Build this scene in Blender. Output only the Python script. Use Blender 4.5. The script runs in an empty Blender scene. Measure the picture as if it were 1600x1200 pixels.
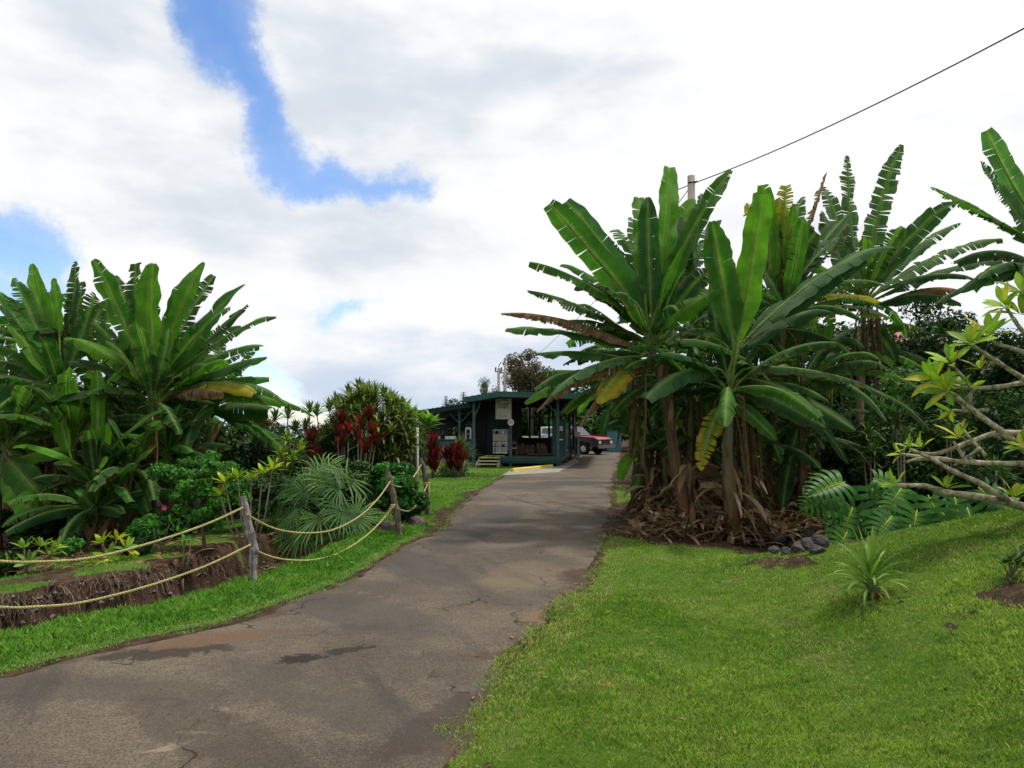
import bpy, math, random
import numpy as np
from mathutils import Vector, Matrix, Quaternion

# ------------------------------------------------------------------ camera
S = bpy.context.scene
CAMH, FPX, PITCH = 1.8, 1150.0, math.atan(65/1150)
cam_d = bpy.data.cameras.new('camera')
cam = bpy.data.objects.new('camera', cam_d)
S.collection.objects.link(cam)
cam.location = (0, 0, CAMH)
cam.rotation_euler = (math.pi/2 + PITCH, 0, 0)
cam_d.sensor_width = 36.0
cam_d.lens = 36.0*FPX/1600.0
cam_d.clip_start = 0.05
cam_d.clip_end = 12000
S.camera = cam

def raydir(px, py):
    cx, cy = (px-800)/FPX, (600-py)/FPX
    c, s = math.cos(PITCH), math.sin(PITCH)
    return Vector((cx, c - cy*s, s + cy*c))

# ------------------------------------------------------------------ world
SUN = Vector((0.36, 0.14, 0.92)).normalized()
W = bpy.data.worlds.new('World'); S.world = W; W.use_nodes = True
nt = W.node_tree; nt.nodes.clear()
def wn(t, **k):
    n = nt.nodes.new(t)
    for a, b in k.items(): setattr(n, a, b)
    return n
def wl(a, b): nt.links.new(a, b)
def wm(op, a, b=None, clamp=False):
    n = wn('ShaderNodeMath', operation=op, use_clamp=clamp)
    for i, v in enumerate((a, b)):
        if v is None: continue
        if isinstance(v, (int, float)): n.inputs[i].default_value = v
        else: wl(v, n.inputs[i])
    return n.outputs[0]
tc = wn('ShaderNodeTexCoord')
sky = wn('ShaderNodeTexSky', sky_type='NISHITA', sun_disc=False)
sky.sun_elevation = math.asin(SUN.z); sky.sun_rotation = math.atan2(SUN.x, SUN.y)
sky.altitude = 400; sky.air_density = 1.0; sky.dust_density = 0.3; sky.ozone_density = 2.0
sep = wn('ShaderNodeSeparateXYZ'); wl(tc.outputs['Generated'], sep.inputs[0])
az = wm('ARCTAN2', sep.outputs[0], sep.outputs[1]); el = wm('ARCSINE', sep.outputs[2])
com = wn('ShaderNodeCombineXYZ'); wl(az, com.inputs[0]); wl(el, com.inputs[1])
def wnoise(scale, detail, rough, off=(0,0,0), stretch=(1,1,1)):
    mp = wn('ShaderNodeMapping'); mp.inputs['Location'].default_value = off; mp.inputs['Scale'].default_value = stretch
    wl(tc.outputs['Generated'], mp.inputs[0])
    n = wn('ShaderNodeTexNoise'); n.inputs['Scale'].default_value = scale
    n.inputs['Detail'].default_value = detail; n.inputs['Roughness'].default_value = rough
    wl(mp.outputs[0], n.inputs['Vector']); return n
def distort(v, n, amt):
    a = wn('ShaderNodeVectorMath', operation='SUBTRACT'); wl(n.outputs['Color'], a.inputs[0]); a.inputs[1].default_value = (.5,.5,.5)
    b = wn('ShaderNodeVectorMath', operation='SCALE'); wl(a.outputs[0], b.inputs[0]); b.inputs['Scale'].default_value = amt
    c = wn('ShaderNodeVectorMath', operation='ADD'); wl(v, c.inputs[0]); wl(b.outputs[0], c.inputs[1]); return c.outputs[0]
p = distort(com.outputs[0], wnoise(3.5, 3, .5), 0.10)
p = distort(p, wnoise(10, 10, .68, (3,1,2)), 0.11)
flat_ = wn('ShaderNodeVectorMath', operation='MULTIPLY'); wl(p, flat_.inputs[0]); flat_.inputs[1].default_value = (1,1,0)
p = flat_.outputs[0]
def ae(px, py):
    d = raydir(px, py).normalized(); return (math.atan2(d.x, d.y), math.asin(d.z), 0)
def capsule(a, ra, b, rb):
    A, B = Vector(ae(*a)), Vector(ae(*b)); ba = B-A
    pa = wn('ShaderNodeVectorMath', operation='SUBTRACT'); wl(p, pa.inputs[0]); pa.inputs[1].default_value = A
    dt = wn('ShaderNodeVectorMath', operation='DOT_PRODUCT'); wl(pa.outputs[0], dt.inputs[0]); dt.inputs[1].default_value = ba/ba.length_squared
    h = wm('ADD', dt.outputs['Value'], 0.0, True)
    sc = wn('ShaderNodeVectorMath', operation='SCALE'); sc.inputs[0].default_value = ba; wl(h, sc.inputs['Scale'])
    df = wn('ShaderNodeVectorMath', operation='SUBTRACT'); wl(pa.outputs[0], df.inputs[0]); wl(sc.outputs[0], df.inputs[1])
    ln = wn('ShaderNodeVectorMath', operation='LENGTH'); wl(df.outputs[0], ln.inputs[0])
    r = wm('ADD', wm('MULTIPLY', h, (rb-ra)/FPX), ra/FPX)
    return wm('SUBTRACT', ln.outputs['Value'], r)
caps = [((312,-120),74,(334,60),56), ((334,60),56,(390,150),31), ((390,150),31,(412,240),41), ((412,240),41,(475,285),33),
        ((475,285),33,(560,298),29), ((560,298),29,(655,306),19), ((525,486),17,(560,478),19), ((-300,330),60,(50,400),54),
        ((-300,520),90,(60,480),42), ((395,545),20,(420,610),42), ((430,640),26,(600,636),12), ((800,-500),60,(305,-120),75),
        ((2300,-200),90,(2600,300),140), ((-900,100),80,(-500,-300),120)]
d = None
for a in caps:
    e = capsule(*a)
    d = e if d is None else wm('SMOOTH_MIN', d, e) if False else (e if d is None else wm('MINIMUM', d, e))
mr = wn('ShaderNodeMapRange', interpolation_type='SMOOTHSTEP'); wl(d, mr.inputs['Value'])
mr.inputs['From Min'].default_value = -0.020; mr.inputs['From Max'].default_value = 0.008; mr.inputs['To Min'].default_value = .08
mr2 = wn('ShaderNodeMapRange', interpolation_type='SMOOTHSTEP'); wl(wm('ADD', d, wm('MULTIPLY', wm('SUBTRACT', wnoise(7, 8, .6, (8,3,4)).outputs['Fac'], .5), .10)), mr2.inputs['Value'])
mr2.inputs['From Min'].default_value = -0.055; mr2.inputs['From Max'].default_value = 0.02
cloudmask = wm('ADD', wm('MULTIPLY', mr.outputs[0], .75), wm('MULTIPLY', mr2.outputs[0], .25), True)
# cloud shading: bright tops, grey-blue undersides
sh1 = wnoise(1.9, 7, .55, (5.3,.4,1.9), (1,1,1.9)); sh2 = wnoise(6, 6, .55, (1,2,7), (1,1,2.6))
shade = wm('ADD', wm('MULTIPLY', sh1.outputs['Fac'], .72), wm('MULTIPLY', sh2.outputs['Fac'], .28))
sr = wn('ShaderNodeMapRange', interpolation_type='SMOOTHSTEP'); wl(shade, sr.inputs['Value'])
sr.inputs['From Min'].default_value = .335; sr.inputs['From Max'].default_value = .50
cc = wn('ShaderNodeMix', data_type='RGBA'); wl(sr.outputs[0], cc.inputs[0])
cc.inputs[6].default_value = (.69,.745,.82,1); cc.inputs[7].default_value = (.98,.985,.99,1)
# grey layer near the horizon
hz = wn('ShaderNodeMapRange', interpolation_type='SMOOTHSTEP'); wl(wm('ADD', el, wm('MULTIPLY', wm('SUBTRACT', sh2.outputs['Fac'], .5), .35)), hz.inputs['Value'])
hz.inputs['From Min'].default_value = 0.02; hz.inputs['From Max'].default_value = 0.16
hz.inputs['To Min'].default_value = .75; hz.inputs['To Max'].default_value = 0
cg = wn('ShaderNodeMix', data_type='RGBA'); wl(hz.outputs[0], cg.inputs[0]); wl(cc.outputs[2], cg.inputs[6]); cg.inputs[7].default_value = (.50,.62,.80,1)
bg1 = wn('ShaderNodeBackground'); wl(sky.outputs[0], bg1.inputs[0]); bg1.inputs[1].default_value = 0.15
hs = wn('ShaderNodeHueSaturation'); hs.inputs['Saturation'].default_value = 1.2; hs.inputs['Value'].default_value = 1.3; wl(sky.outputs[0], hs.inputs['Color']); tn = wn('ShaderNodeMix', data_type='RGBA', blend_type='MULTIPLY'); tn.inputs[0].default_value = 1; wl(hs.outputs[0], tn.inputs[6]); tn.inputs[7].default_value = (.97,.97,1.05,1); wl(tn.outputs[2], bg1.inputs[0])
bg2 = wn('ShaderNodeBackground'); wl(cg.outputs[2], bg2.inputs[0]); bg2.inputs[1].default_value = 1.02
mx = wn('ShaderNodeMixShader'); wl(cloudmask, mx.inputs[0]); wl(bg1.outputs[0], mx.inputs[1]); wl(bg2.outputs[0], mx.inputs[2])
out = wn('ShaderNodeOutputWorld'); wl(mx.outputs[0], out.inputs[0])
# ------------------------------------------------------------------ sun
sd = bpy.data.lights.new('sun', 'SUN'); sd.energy = 4.0; sd.angle = math.radians(7); sd.color = (1, .96, .88)
so = bpy.data.objects.new('sun', sd); S.collection.objects.link(so)
so.rotation_euler = SUN.to_track_quat('Z', 'Y').to_euler()
S.view_settings.view_transform = 'Standard'; S.view_settings.look = 'None'
S.view_settings.exposure = 0.0; S.view_settings.gamma = 1.0
S.render.engine = 'CYCLES'
S.cycles.max_bounces = 6; S.cycles.diffuse_bounces = 3; S.cycles.transmission_bounces = 4; S.cycles.glossy_bounces = 2

COL = S.collection
rng = random.Random(7)
nr = np.random.default_rng(11)

# ------------------------------------------------------------------ noise helpers
def _hash(ix, iy, seed):
    h = (ix.astype(np.int64)*374761393 + iy.astype(np.int64)*668265263 + seed*974711) & 0x7fffffff
    h = ((h ^ (h >> 13))*1274126177) & 0x7fffffff
    return ((h ^ (h >> 16)) & 0xffff)/65535.0
def vnoise(x, y, seed=0):
    x = np.asarray(x, float); y = np.asarray(y, float)
    ix = np.floor(x); iy = np.floor(y); fx = x-ix; fy = y-iy
    fx = fx*fx*(3-2*fx); fy = fy*fy*(3-2*fy)
    a = _hash(ix, iy, seed); b = _hash(ix+1, iy, seed); c = _hash(ix, iy+1, seed); d_ = _hash(ix+1, iy+1, seed)
    return a*(1-fx)*(1-fy)+b*fx*(1-fy)+c*(1-fx)*fy+d_*fx*fy
def fbm(x, y, seed=0, o=4):
    s = 0; a = .5; t = 0
    for i in range(o):
        s = s + a*vnoise(x*2**i, y*2**i, seed+i*17); t += a; a *= .5
    return s/t
def sstep(a, b, x):
    t = np.clip((np.asarray(x, float)-a)/(b-a), 0, 1); return t*t*(3-2*t)

# ------------------------------------------------------------------ terrain
def flat(px, py, z=0.0):
    d = raydir(px, py); t = (z-CAMH)/d.z; return (d.x*t, d.y*t)
LEFT_PX = [(0,1057),(95,1031),(200,1006),(350,974),(450,942),(550,905),(600,872),(642,846),(694,826),(702,806),(743,770),(783,744)]
LE = [(-14,3.3),(-9,3.9),(-5.6,4.7)] + [flat(*q) for q in LEFT_PX] + [(-.45,26.0),(.2,30),(1.9,31.5),(3.0,39),(3.6,45),(3.0,60)]
RIGHT_PX = [(690,1195),(735,1110),(770,1055),(830,1000),(872,955),(915,915),(932,885),(950,830),(957,790),(962,745)]
RE = [(-8,-4),(-2.5,0.5),(-.75,3.0)] + [flat(*q) for q in RIGHT_PX] + [(6.6,45),(9,60)]
LEa = np.array(LE); REa = np.array(RE)
def segd(x, y, poly):
    """signed distance to a polyline, positive on its left-hand side seen along growing index"""
    x = np.asarray(x, float); y = np.asarray(y, float)
    best = np.full(x.shape, 1e9); sg = np.ones(x.shape)
    for (ax, ay), (bx, by) in zip(poly[:-1], poly[1:]):
        dx, dy = bx-ax, by-ay; L = dx*dx+dy*dy
        h = np.clip(((x-ax)*dx+(y-ay)*dy)/L, 0, 1)
        ex = x-ax-h*dx; ey = y-ay-h*dy; q = np.hypot(ex, ey)
        m = q < best; best = np.where(m, q, best); sg = np.where(m, np.sign(dx*ey-dy*ex), sg)
    return best*sg
def dleft(x, y): return segd(x, y, LE)      # >0 : left of the road
def dright(x, y): return -segd(x, y, RE)    # >0 : right of the road
def H(x, y):
    x = np.asarray(x, float); y = np.asarray(y, float)
    dl = dleft(x, y); dr = dright(x, y)
    z = np.zeros(x.shape)
    # right bank
    crest = 8.5-.24*(x-3.55)
    rise = .24*np.maximum(0, x-2.0)**1.05*sstep(0, 1.2, x-1.9)
    rise = np.minimum(rise, 1.7)
    z = z + rise*(1-sstep(.0, 1.9, y-crest))*(dr > 0)
    z = z - .12*sstep(.3, 2, y-crest)*sstep(3, 4, x)*(1-sstep(14,18,y))
    # hill far right behind
    z = z + 4.0*sstep(9, 20, x)*sstep(20, 34, y)
    # ditch at left with a steep far bank
    g = (1-sstep(11.0, 13.0, y))
    n = fbm(x*1.3, y*1.3, 5, 3)-.5; n2 = fbm(x*6, y*6, 9, 3)-.5
    a0 = .95+.25*n
    fall = sstep(a0, a0+.35, dl); back = sstep(a0+1.35+.5*n, a0+1.62+.5*n+.12*n2, dl)
    z = z - .52*fall*(1-back)*g
    z = z + .05*back*g*(1-sstep(a0+2, a0+4, dl))
    # garden slopes away gently on the left
    z = z - .062*np.clip(dl-2.6, 0, 14)*sstep(0, 2, dl-2.6)*(1-sstep(15, 22, y))
    near = (dl > .1) | (dr > .1)
    z = z + (.05*(fbm(x*.9, y*.9, 3, 3)-.5) + .05*n2*fall*g)*np.where(near, sstep(.1, .8, np.maximum(dl, dr)), 0)
    inside = (dl < -.35) & (dr < -.35)
    z = np.where(inside, z-.03, z)
    z = np.where(y > 70, z-(y-70)*.02, z)
    z = np.where((x < -22), z-(-22-x)*.03, z)
    return z
def h1(x, y): return float(H(np.array([x]), np.array([y]))[0])
def P(px, py, Y):
    d = raydir(px, py); t = Y/d.y; return Vector((d.x*t, Y, CAMH+d.z*t))
def hit(px, py):
    d = raydir(px, py); t = np.arange(2.5, 47, .05)
    hh = H(d.x*t, d.y*t); k = np.nonzero(hh > CAMH+d.z*t)[0]; i = k[0] if len(k) else -1
    return Vector((d.x*t[i], d.y*t[i], float(hh[i])))
def on(px, Y, dz=0):
    x = (px-800)/FPX*Y; return Vector((x, Y, h1(x, Y)+dz))

# ------------------------------------------------------------------ materials
def mat(name):
    m = bpy.data.materials.new(name); m.use_nodes = True; m.node_tree.nodes.clear(); return m, m.node_tree
class NB:
    def __init__(s, nt): s.nt = nt
    def n(s, t, ins=None, **k):
        q = s.nt.nodes.new(t)
        for a, b in k.items(): setattr(q, a, b)
        for a, b in (ins or {}).items():
            if hasattr(b, 'is_output'): s.nt.links.new(b, q.inputs[a])
            else: q.inputs[a].default_value = b
        return q
    def m(s, op, a, b=0.0, clamp=False):
        return s.n('ShaderNodeMath', {0: a, 1: b}, operation=op, use_clamp=clamp).outputs[0]
    def noise(s, vec, scale, detail=4, rough=.55):
        return s.n('ShaderNodeTexNoise', {'Vector': vec, 'Scale': scale, 'Detail': detail, 'Roughness': rough}).outputs['Fac']
    def mix(s, f, a, b, bt='MIX'):
        return s.n('ShaderNodeMix', {0: f, 6: a, 7: b}, data_type='RGBA', blend_type=bt).outputs[2]
    def rng(s, v, a, b, c=0.0, d=1.0):
        return s.n('ShaderNodeMapRange', {0: v, 1: a, 2: b, 3: c, 4: d}, interpolation_type='SMOOTHSTEP').outputs[0]
    def vm(s, v, sc=(1,1,1), loc=(0,0,0), rot=(0,0,0)):
        return s.n('ShaderNodeMapping', {0: v, 1: loc, 2: rot, 3: sc}).outputs[0]
    def out(s, sh): s.n('ShaderNodeOutputMaterial', {0: sh})
def leafmat(name, trans=.35, rough=.42, vein=False, spec=.4):
    m, t = mat(name); b = NB(t)
    at = b.n('ShaderNodeAttribute', attribute_name='Col'); co = b.n('ShaderNodeTexCoord').outputs['Object']
    nz = b.noise(co, 5, 5, .6); c = b.mix(b.rng(nz, .3, .7, 0, 1), b.mix(1.0, at.outputs['Color'], (.78,.80,.8,1), 'MULTIPLY'), b.mix(1.0, at.outputs['Color'], (1.2,1.17,1.1,1), 'MULTIPLY'))
    pr = {'Roughness': rough, 'Specular IOR Level': spec}
    if vein:
        uv = b.n('ShaderNodeAttribute', attribute_name='luv').outputs['Vector']
        w = b.n('ShaderNodeTexWave', {'Vector': b.vm(uv, (1,0,0)), 'Scale': 22.0, 'Distortion': 2.5, 'Detail': 2.0, 'Detail Scale': 1.5}).outputs['Fac']
        w2 = b.noise(b.vm(uv, (38,1.5,1)), 1.0, 3, .6)
        c = b.mix(b.m('MULTIPLY', b.m('ADD', w, w2), .30), c, b.mix(1.0, c, (.62,.70,.6,1), 'MULTIPLY'))
        bp = b.n('ShaderNodeBump', {'Strength': .5, 'Distance': .012, 'Height': b.m('ADD', w, b.m('MULTIPLY', w2, 1.2))})
        pr['Normal'] = bp.outputs[0]
    pr['Base Color'] = c
    p = b.n('ShaderNodeBsdfPrincipled', pr)
    tr = b.n('ShaderNodeBsdfTranslucent', {'Color': b.mix(1.0, c, (1.5,1.75,.7,1), 'MULTIPLY')})
    b.out(b.n('ShaderNodeMixShader', {0: trans, 1: p.outputs[0], 2: tr.outputs[0]}).outputs[0])
    return m
def simple(name, c1, c2=None, scale=6, rough=.7, bump=.2, metal=0.0, spec=.3, stretch=(1,1,1), attr=False):
    m, t = mat(name); b = NB(t); co = b.vm(b.n('ShaderNodeTexCoord').outputs['Object'], stretch)
    c2 = c2 or tuple(v*.65 for v in c1)
    nz = b.noise(co, scale, 6, .6)
    col = b.mix(b.rng(nz, .32, .68), (*c2,1), (*c1,1))
    if attr: col = b.mix(1.0, b.n('ShaderNodeAttribute', attribute_name='Col').outputs['Color'], b.mix(b.rng(nz,.3,.7), (.6,.6,.6,1), (1.1,1.1,1.1,1)), 'MULTIPLY')
    bp = b.n('ShaderNodeBump', {'Strength': bump, 'Distance': .02, 'Height': b.noise(co, scale*5, 5, .6)})
    p = b.n('ShaderNodeBsdfPrincipled', {'Base Color': col, 'Roughness': rough, 'Metallic': metal, 'Specular IOR Level': spec, 'Normal': bp.outputs[0]})
    b.out(p.outputs[0]); return m
M = {}
M['banana'] = leafmat('banana_leaf_green', .38, .58, True, .13)
M['dead'] = leafmat('dead_leaf_brown', .18, .8, True, .1)
M['leaf'] = leafmat('broad_leaf', .28, .5, False, .16)
M['strap'] = leafmat('strap_leaf', .25, .5, False, .18)
M['grass'] = leafmat('grass_blade', .35, .6, False, .2)
M['stem'] = simple('plant_stem', (.1,.12,.05), scale=8, rough=.6, attr=True, stretch=(1,1,.25), bump=.5)
M['bark'] = simple('tree_bark', (.16,.13,.10), scale=7, rough=.9, bump=.8, stretch=(1,1,.3))
M['plum'] = simple('plumeria_bark', (.50,.46,.35), (.15,.125,.05), scale=14, rough=.8, bump=.9)
M['post'] = simple('weathered_wood', (.33,.31,.30), (.10,.09,.085), scale=9, rough=.9, bump=1.0, stretch=(2.5,2.5,.22))
M['post2'] = simple('brown_weathered_wood', (.20,.155,.12), (.06,.045,.035), scale=9, rough=.9, bump=1.0, stretch=(2.5,2.5,.22))
M['rock'] = simple('lava_rock', (.075,.068,.068), (.02,.018,.018), scale=5, rough=.85, bump=1.0)
M['rockb'] = simple('earthy_rock', (.12,.09,.07), (.04,.03,.025), scale=5, rough=.9, bump=1.0)
M['teal'] = simple('teal_paint', (.012,.062,.058), (.009,.045,.044), scale=3, rough=.55, bump=.05)
M['tealroof'] = simple('teal_metal_roof', (.022,.085,.072), (.015,.055,.05), scale=2, rough=.5, bump=.05)
M['wall'] = simple('teal_counter_paint', (.010,.085,.082), (.007,.060,.062), scale=2.5, rough=.5, bump=.05)
M['navy'] = simple('dark_blue_boards', (.014,.024,.032), (.009,.014,.02), scale=3, rough=.7, bump=.1)
M['postp'] = simple('grey_teal_paint', (.045,.085,.09), (.03,.055,.06), scale=4, rough=.6, bump=.05)
M['deck'] = simple('deck_boards', (.11,.10,.085), (.055,.05,.045), scale=3, rough=.8, bump=.3, stretch=(.5,6,1))
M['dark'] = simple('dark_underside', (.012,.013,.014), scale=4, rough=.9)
M['white'] = simple('white_enamel', (.62,.62,.58), (.5,.5,.47), scale=4, rough=.5, bump=.03)
M['sign'] = simple('sign_board', (.36,.36,.29), (.30,.30,.25), scale=5, rough=.6, bump=.02)
M['ink'] = simple('sign_ink', (.03,.035,.02), rough=.7)
M['inkred'] = simple('red_ink', (.35,.03,.03), rough=.6)
M['signw'] = simple('octagon_white', (.6,.56,.54), (.5,.46,.44), rough=.5, bump=.02)
M['yellow'] = simple('yellow_paint', (.62,.52,.08), (.42,.34,.06), scale=9, rough=.7, bump=.2)
M['paleyellow'] = simple('pale_yellow_paint', (.52,.48,.22), (.4,.36,.16), scale=9, rough=.7)
M['cream'] = simple('cream_paint', (.55,.52,.36), (.42,.4,.27), scale=5, rough=.7)
M['rope'] = simple('yellow_rope', (.62,.55,.24), (.38,.32,.13), scale=60, rough=.8, bump=.8)
M['sack'] = simple('burlap', (.16,.115,.07), (.08,.055,.035), scale=12, rough=.95, bump=.6)
M['metal'] = simple('grey_metal', (.25,.26,.27), (.18,.18,.19), rough=.5, metal=.3)
M['black'] = simple('black_rubber', (.012,.012,.013), rough=.8)
M['carblack'] = simple('black_car_paint', (.02,.021,.024), rough=.3, spec=.6, bump=0)
M['carred'] = simple('red_car_paint', (.30,.012,.022), (.22,.01,.018), rough=.3, spec=.6, bump=0)
M['carwhite'] = simple('white_car_paint', (.6,.62,.64), (.5,.52,.55), rough=.3, spec=.6, bump=0)
M['chrome'] = simple('chrome', (.5,.5,.5), rough=.25, metal=.8, bump=0)
M['glass'] = simple('dark_glass', (.01,.012,.015), rough=.08, spec=.8, bump=0)
M['lamp'] = simple('lamp_glass', (.6,.55,.45), rough=.2, bump=0)
M['blue'] = simple('blue_board', (.03,.09,.25), (.05,.13,.3), rough=.6)
M['shed'] = simple('blue_green_shed', (.06,.17,.19), (.045,.13,.15), scale=3, rough=.6)
M['redroof'] = simple('red_metal_roof', (.28,.06,.055), (.2,.05,.045), scale=4, rough=.6)
M['concrete'] = simple('concrete', (.27,.25,.20), (.18,.165,.135), scale=4, rough=.9, bump=.4)
M['pole'] = simple('pole_wood', (.30,.25,.22), (.18,.15,.13), scale=6, rough=.9, bump=.4, stretch=(2,2,.2))
M['wire'] = simple('black_wire', (.012,.012,.014), rough=.6)
M['flower'] = simple('pink_petal', (.65,.10,.18), rough=.6, bump=0)
M['flowerw'] = simple('white_petal', (.75,.73,.62), rough=.6, bump=0)
# ground
m, t = mat('ground_earth'); b = NB(t); geo = b.n('ShaderNodeNewGeometry').outputs['Position']
so_ = b.n('ShaderNodeAttribute', attribute_name='soil').outputs['Fac']
g1 = b.mix(b.noise(geo, 9, 6, .7), (.035,.075,.008,1), (.10,.17,.02,1))
g1 = b.mix(b.rng(b.noise(geo, 1.1, 4, .6), .5, .8), g1, (.16,.14,.055,1))
s1 = b.mix(b.rng(b.noise(geo, 5, 8, .7), .35, .65), (.018,.011,.007,1), (.085,.05,.032,1))
s1 = b.mix(b.rng(b.noise(geo, 30, 4, .7), .6, .75), s1, (.15,.105,.07,1))
mk = b.rng(b.m('ADD', so_, b.m('MULTIPLY', b.m('SUBTRACT', b.noise(geo, 7, 5, .7), .5), .7)), .4, .6)
bp = b.n('ShaderNodeBump', {'Strength': .9, 'Distance': .05, 'Height': b.m('ADD', b.noise(geo, 12, 8, .7), b.m('MULTIPLY', b.noise(geo, 60, 3, .7), .25))})
b.out(b.n('ShaderNodeBsdfPrincipled', {'Base Color': b.mix(mk, g1, s1), 'Roughness': .95, 'Specular IOR Level': .1, 'Normal': bp.outputs[0]}).outputs[0])
M['ground'] = m
# asphalt
m, t = mat('worn_asphalt'); b = NB(t); geo = b.n('ShaderNodeNewGeometry').outputs['Position']
rr = b.vm(geo, (1,1,1), (0,0,0), (0,0,math.radians(-22)))
base = b.mix(b.rng(b.noise(geo, .55, 5, .6), .35, .66), (.098,.080,.064,1), (.170,.140,.102,1))
base = b.mix(b.rng(b.noise(b.vm(rr, (2.1,.28,1)), 1.0, 5, .6), .53, .72, 0, .85), base, (.060,.053,.050,1))
base = b.mix(b.rng(b.noise(geo, 2.6, 6, .7), .52, .75, 0, .5), base, (.235,.20,.155,1))
base = b.mix(b.rng(b.noise(geo, 3.4, 7, .75), .60, .72, 0, .6), base, (.065,.055,.05,1))
ag = b.n('ShaderNodeSeparateColor', {0: b.n('ShaderNodeTexVoronoi', {'Vector': geo, 'Scale': 120.0}).outputs['Color']}).outputs[0]
base = b.mix(.5, base, b.n('ShaderNodeCombineColor', {0: ag, 1: ag, 2: ag}).outputs[0], 'OVERLAY')
base = b.mix(b.rng(b.noise(geo, 90, 3, .6), .35, .7, 0, .35), base, (.05,.045,.04,1))
cr = b.n('ShaderNodeTexVoronoi', {'Vector': b.mix(.25, b.vm(rr, (1.0,.45,1)), b.n('ShaderNodeTexNoise', {'Vector': geo, 'Scale': 3.0, 'Detail': 6.0}).outputs['Color']), 'Scale': 1.6}, feature='DISTANCE_TO_EDGE').outputs['Distance']
crm = b.m('MULTIPLY', b.rng(cr, .0, .012, 1, 0), b.rng(b.noise(geo, .9, 4, .6), .50, .60))
base = b.mix(b.m('MULTIPLY', crm, .95), base, (.018,.015,.013,1))
dist = b.n('ShaderNodeTexNoise', {'Vector': geo, 'Scale': 5.0, 'Detail': 7.0, 'Roughness': .7}).outputs['Color']
gp = b.n('ShaderNodeVectorMath', {0: geo, 1: b.n('ShaderNodeVectorMath', {0: b.n('ShaderNodeVectorMath', {0: dist, 1: (.5,.5,.5)}, operation='SUBTRACT').outputs[0], 'Scale': .55}, operation='SCALE').outputs[0]}, operation='ADD').outputs[0]
def spot(px, py, lx, ly, rot):
    x, y = flat(px, py)
    v = b.n('ShaderNodeVectorMath', {0: gp, 1: (x, y, 0)}, operation='SUBTRACT').outputs[0]
    v = b.vm(v, (1/lx, 1/ly, 0), (0,0,0), (0,0,0)) if rot == 0 else b.vm(b.n('ShaderNodeVectorRotate', {'Vector': v, 'Angle': rot}, rotation_type='Z_AXIS').outputs[0], (1/lx, 1/ly, 0))
    return b.rng(b.n('ShaderNodeVectorMath', {0: v}, operation='LENGTH').outputs['Value'], .75, 1.15, 1, 0)
for (px, py, lx, ly, rot, c, f) in [(468,1033,.20,.10,-.5,(.022,.018,.014),.95), (552,1016,.22,.09,-.4,(.03,.028,.018),.9),
      (262,1170,.16,.035,-.8,(.30,.26,.19),.7), (310,1145,.13,.03,0,(.30,.26,.19),.7), (345,1112,.08,.03,0,(.28,.25,.19),.6),
      (255,1022,.55,.16,-.3,(.04,.028,.02),.85), (330,1000,.55,.20,-.4,(.15,.09,.05),.7), (870,965,.35,.35,0,(.20,.12,.055),.5),
      (905,900,.22,.5,.3,(.06,.035,.024),.75), (720,800,.35,1.6,.5,(.10,.075,.055),.85), (700,825,.3,.8,.5,(.045,.035,.03),.7), (945,800,.25,1.2,0,(.05,.04,.035),.8),
      (895,755,1.3,1.0,0,(.05,.047,.045),.75), (820,760,1.2,1.4,0,(.06,.055,.05),.6), (830,748,2.4,.8,0,(.055,.048,.043),.6), (720,1120,.22,.8,.6,(.055,.042,.035),.7),
      (650,885,.5,1.5,-.5,(.055,.053,.055),.6), (570,960,.45,1.2,-.8,(.055,.052,.052),.5), (755,820,.5,3.2,.2,(.055,.054,.056),.6), (500,1090,.3,1.2,-.9,(.06,.055,.05),.45), (150,1080,1.2,.25,.1,(.07,.06,.052),.5), (820,900,.5,.9,.2,(.19,.15,.10),.4), (330,1150,.25,1.0,-.9,(.055,.045,.035),.5)]:
    base = b.mix(b.m('MULTIPLY', spot(px, py, lx, ly, rot), f), base, (*c,1))
ed = b.n('ShaderNodeAttribute', attribute_name='edge').outputs['Fac']
edn = b.m('SUBTRACT', ed, b.m('MULTIPLY', b.rng(b.noise(geo, 1.6, 7, .75), .35, .75), .55))
base = b.mix(b.rng(edn, -.16, .04, .85, 0), base, b.mix(b.noise(geo, 9, 6, .7), (.035,.024,.016,1), (.14,.095,.06,1)))
gr = b.n('ShaderNodeTexVoronoi', {'Vector': geo, 'Scale': 45.0}).outputs['Distance']
base = b.mix(b.m('MULTIPLY', b.rng(gr, .10, .16, 1, 0), b.rng(b.noise(geo, 4, 3, .6), .5, .62)), base, (.24,.21,.17,1))
dk = b.n('ShaderNodeTexVoronoi', {'Vector': gp, 'Scale': 5.5}).outputs['Distance']
base = b.mix(b.m('MULTIPLY', b.rng(dk, .06, .16, .8, 0), b.rng(b.noise(geo, 1.3, 3, .6), .48, .6)), base, (.045,.035,.028,1))
base = b.mix(1.0, base, (.84,.80,.76,1), 'MULTIPLY')
hgt = b.m('ADD', b.noise(geo, 140, 3, .7), b.m('ADD', b.m('MULTIPLY', b.noise(geo, 6, 6, .6), 2.0), b.m('MULTIPLY', crm, -1.5)))
bp = b.n('ShaderNodeBump', {'Strength': .8, 'Distance': .014, 'Height': hgt})
b.out(b.n('ShaderNodeBsdfPrincipled', {'Base Color': base, 'Roughness': .88, 'Specular IOR Level': .25, 'Normal': bp.outputs[0]}).outputs[0])
M['road'] = m

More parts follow.
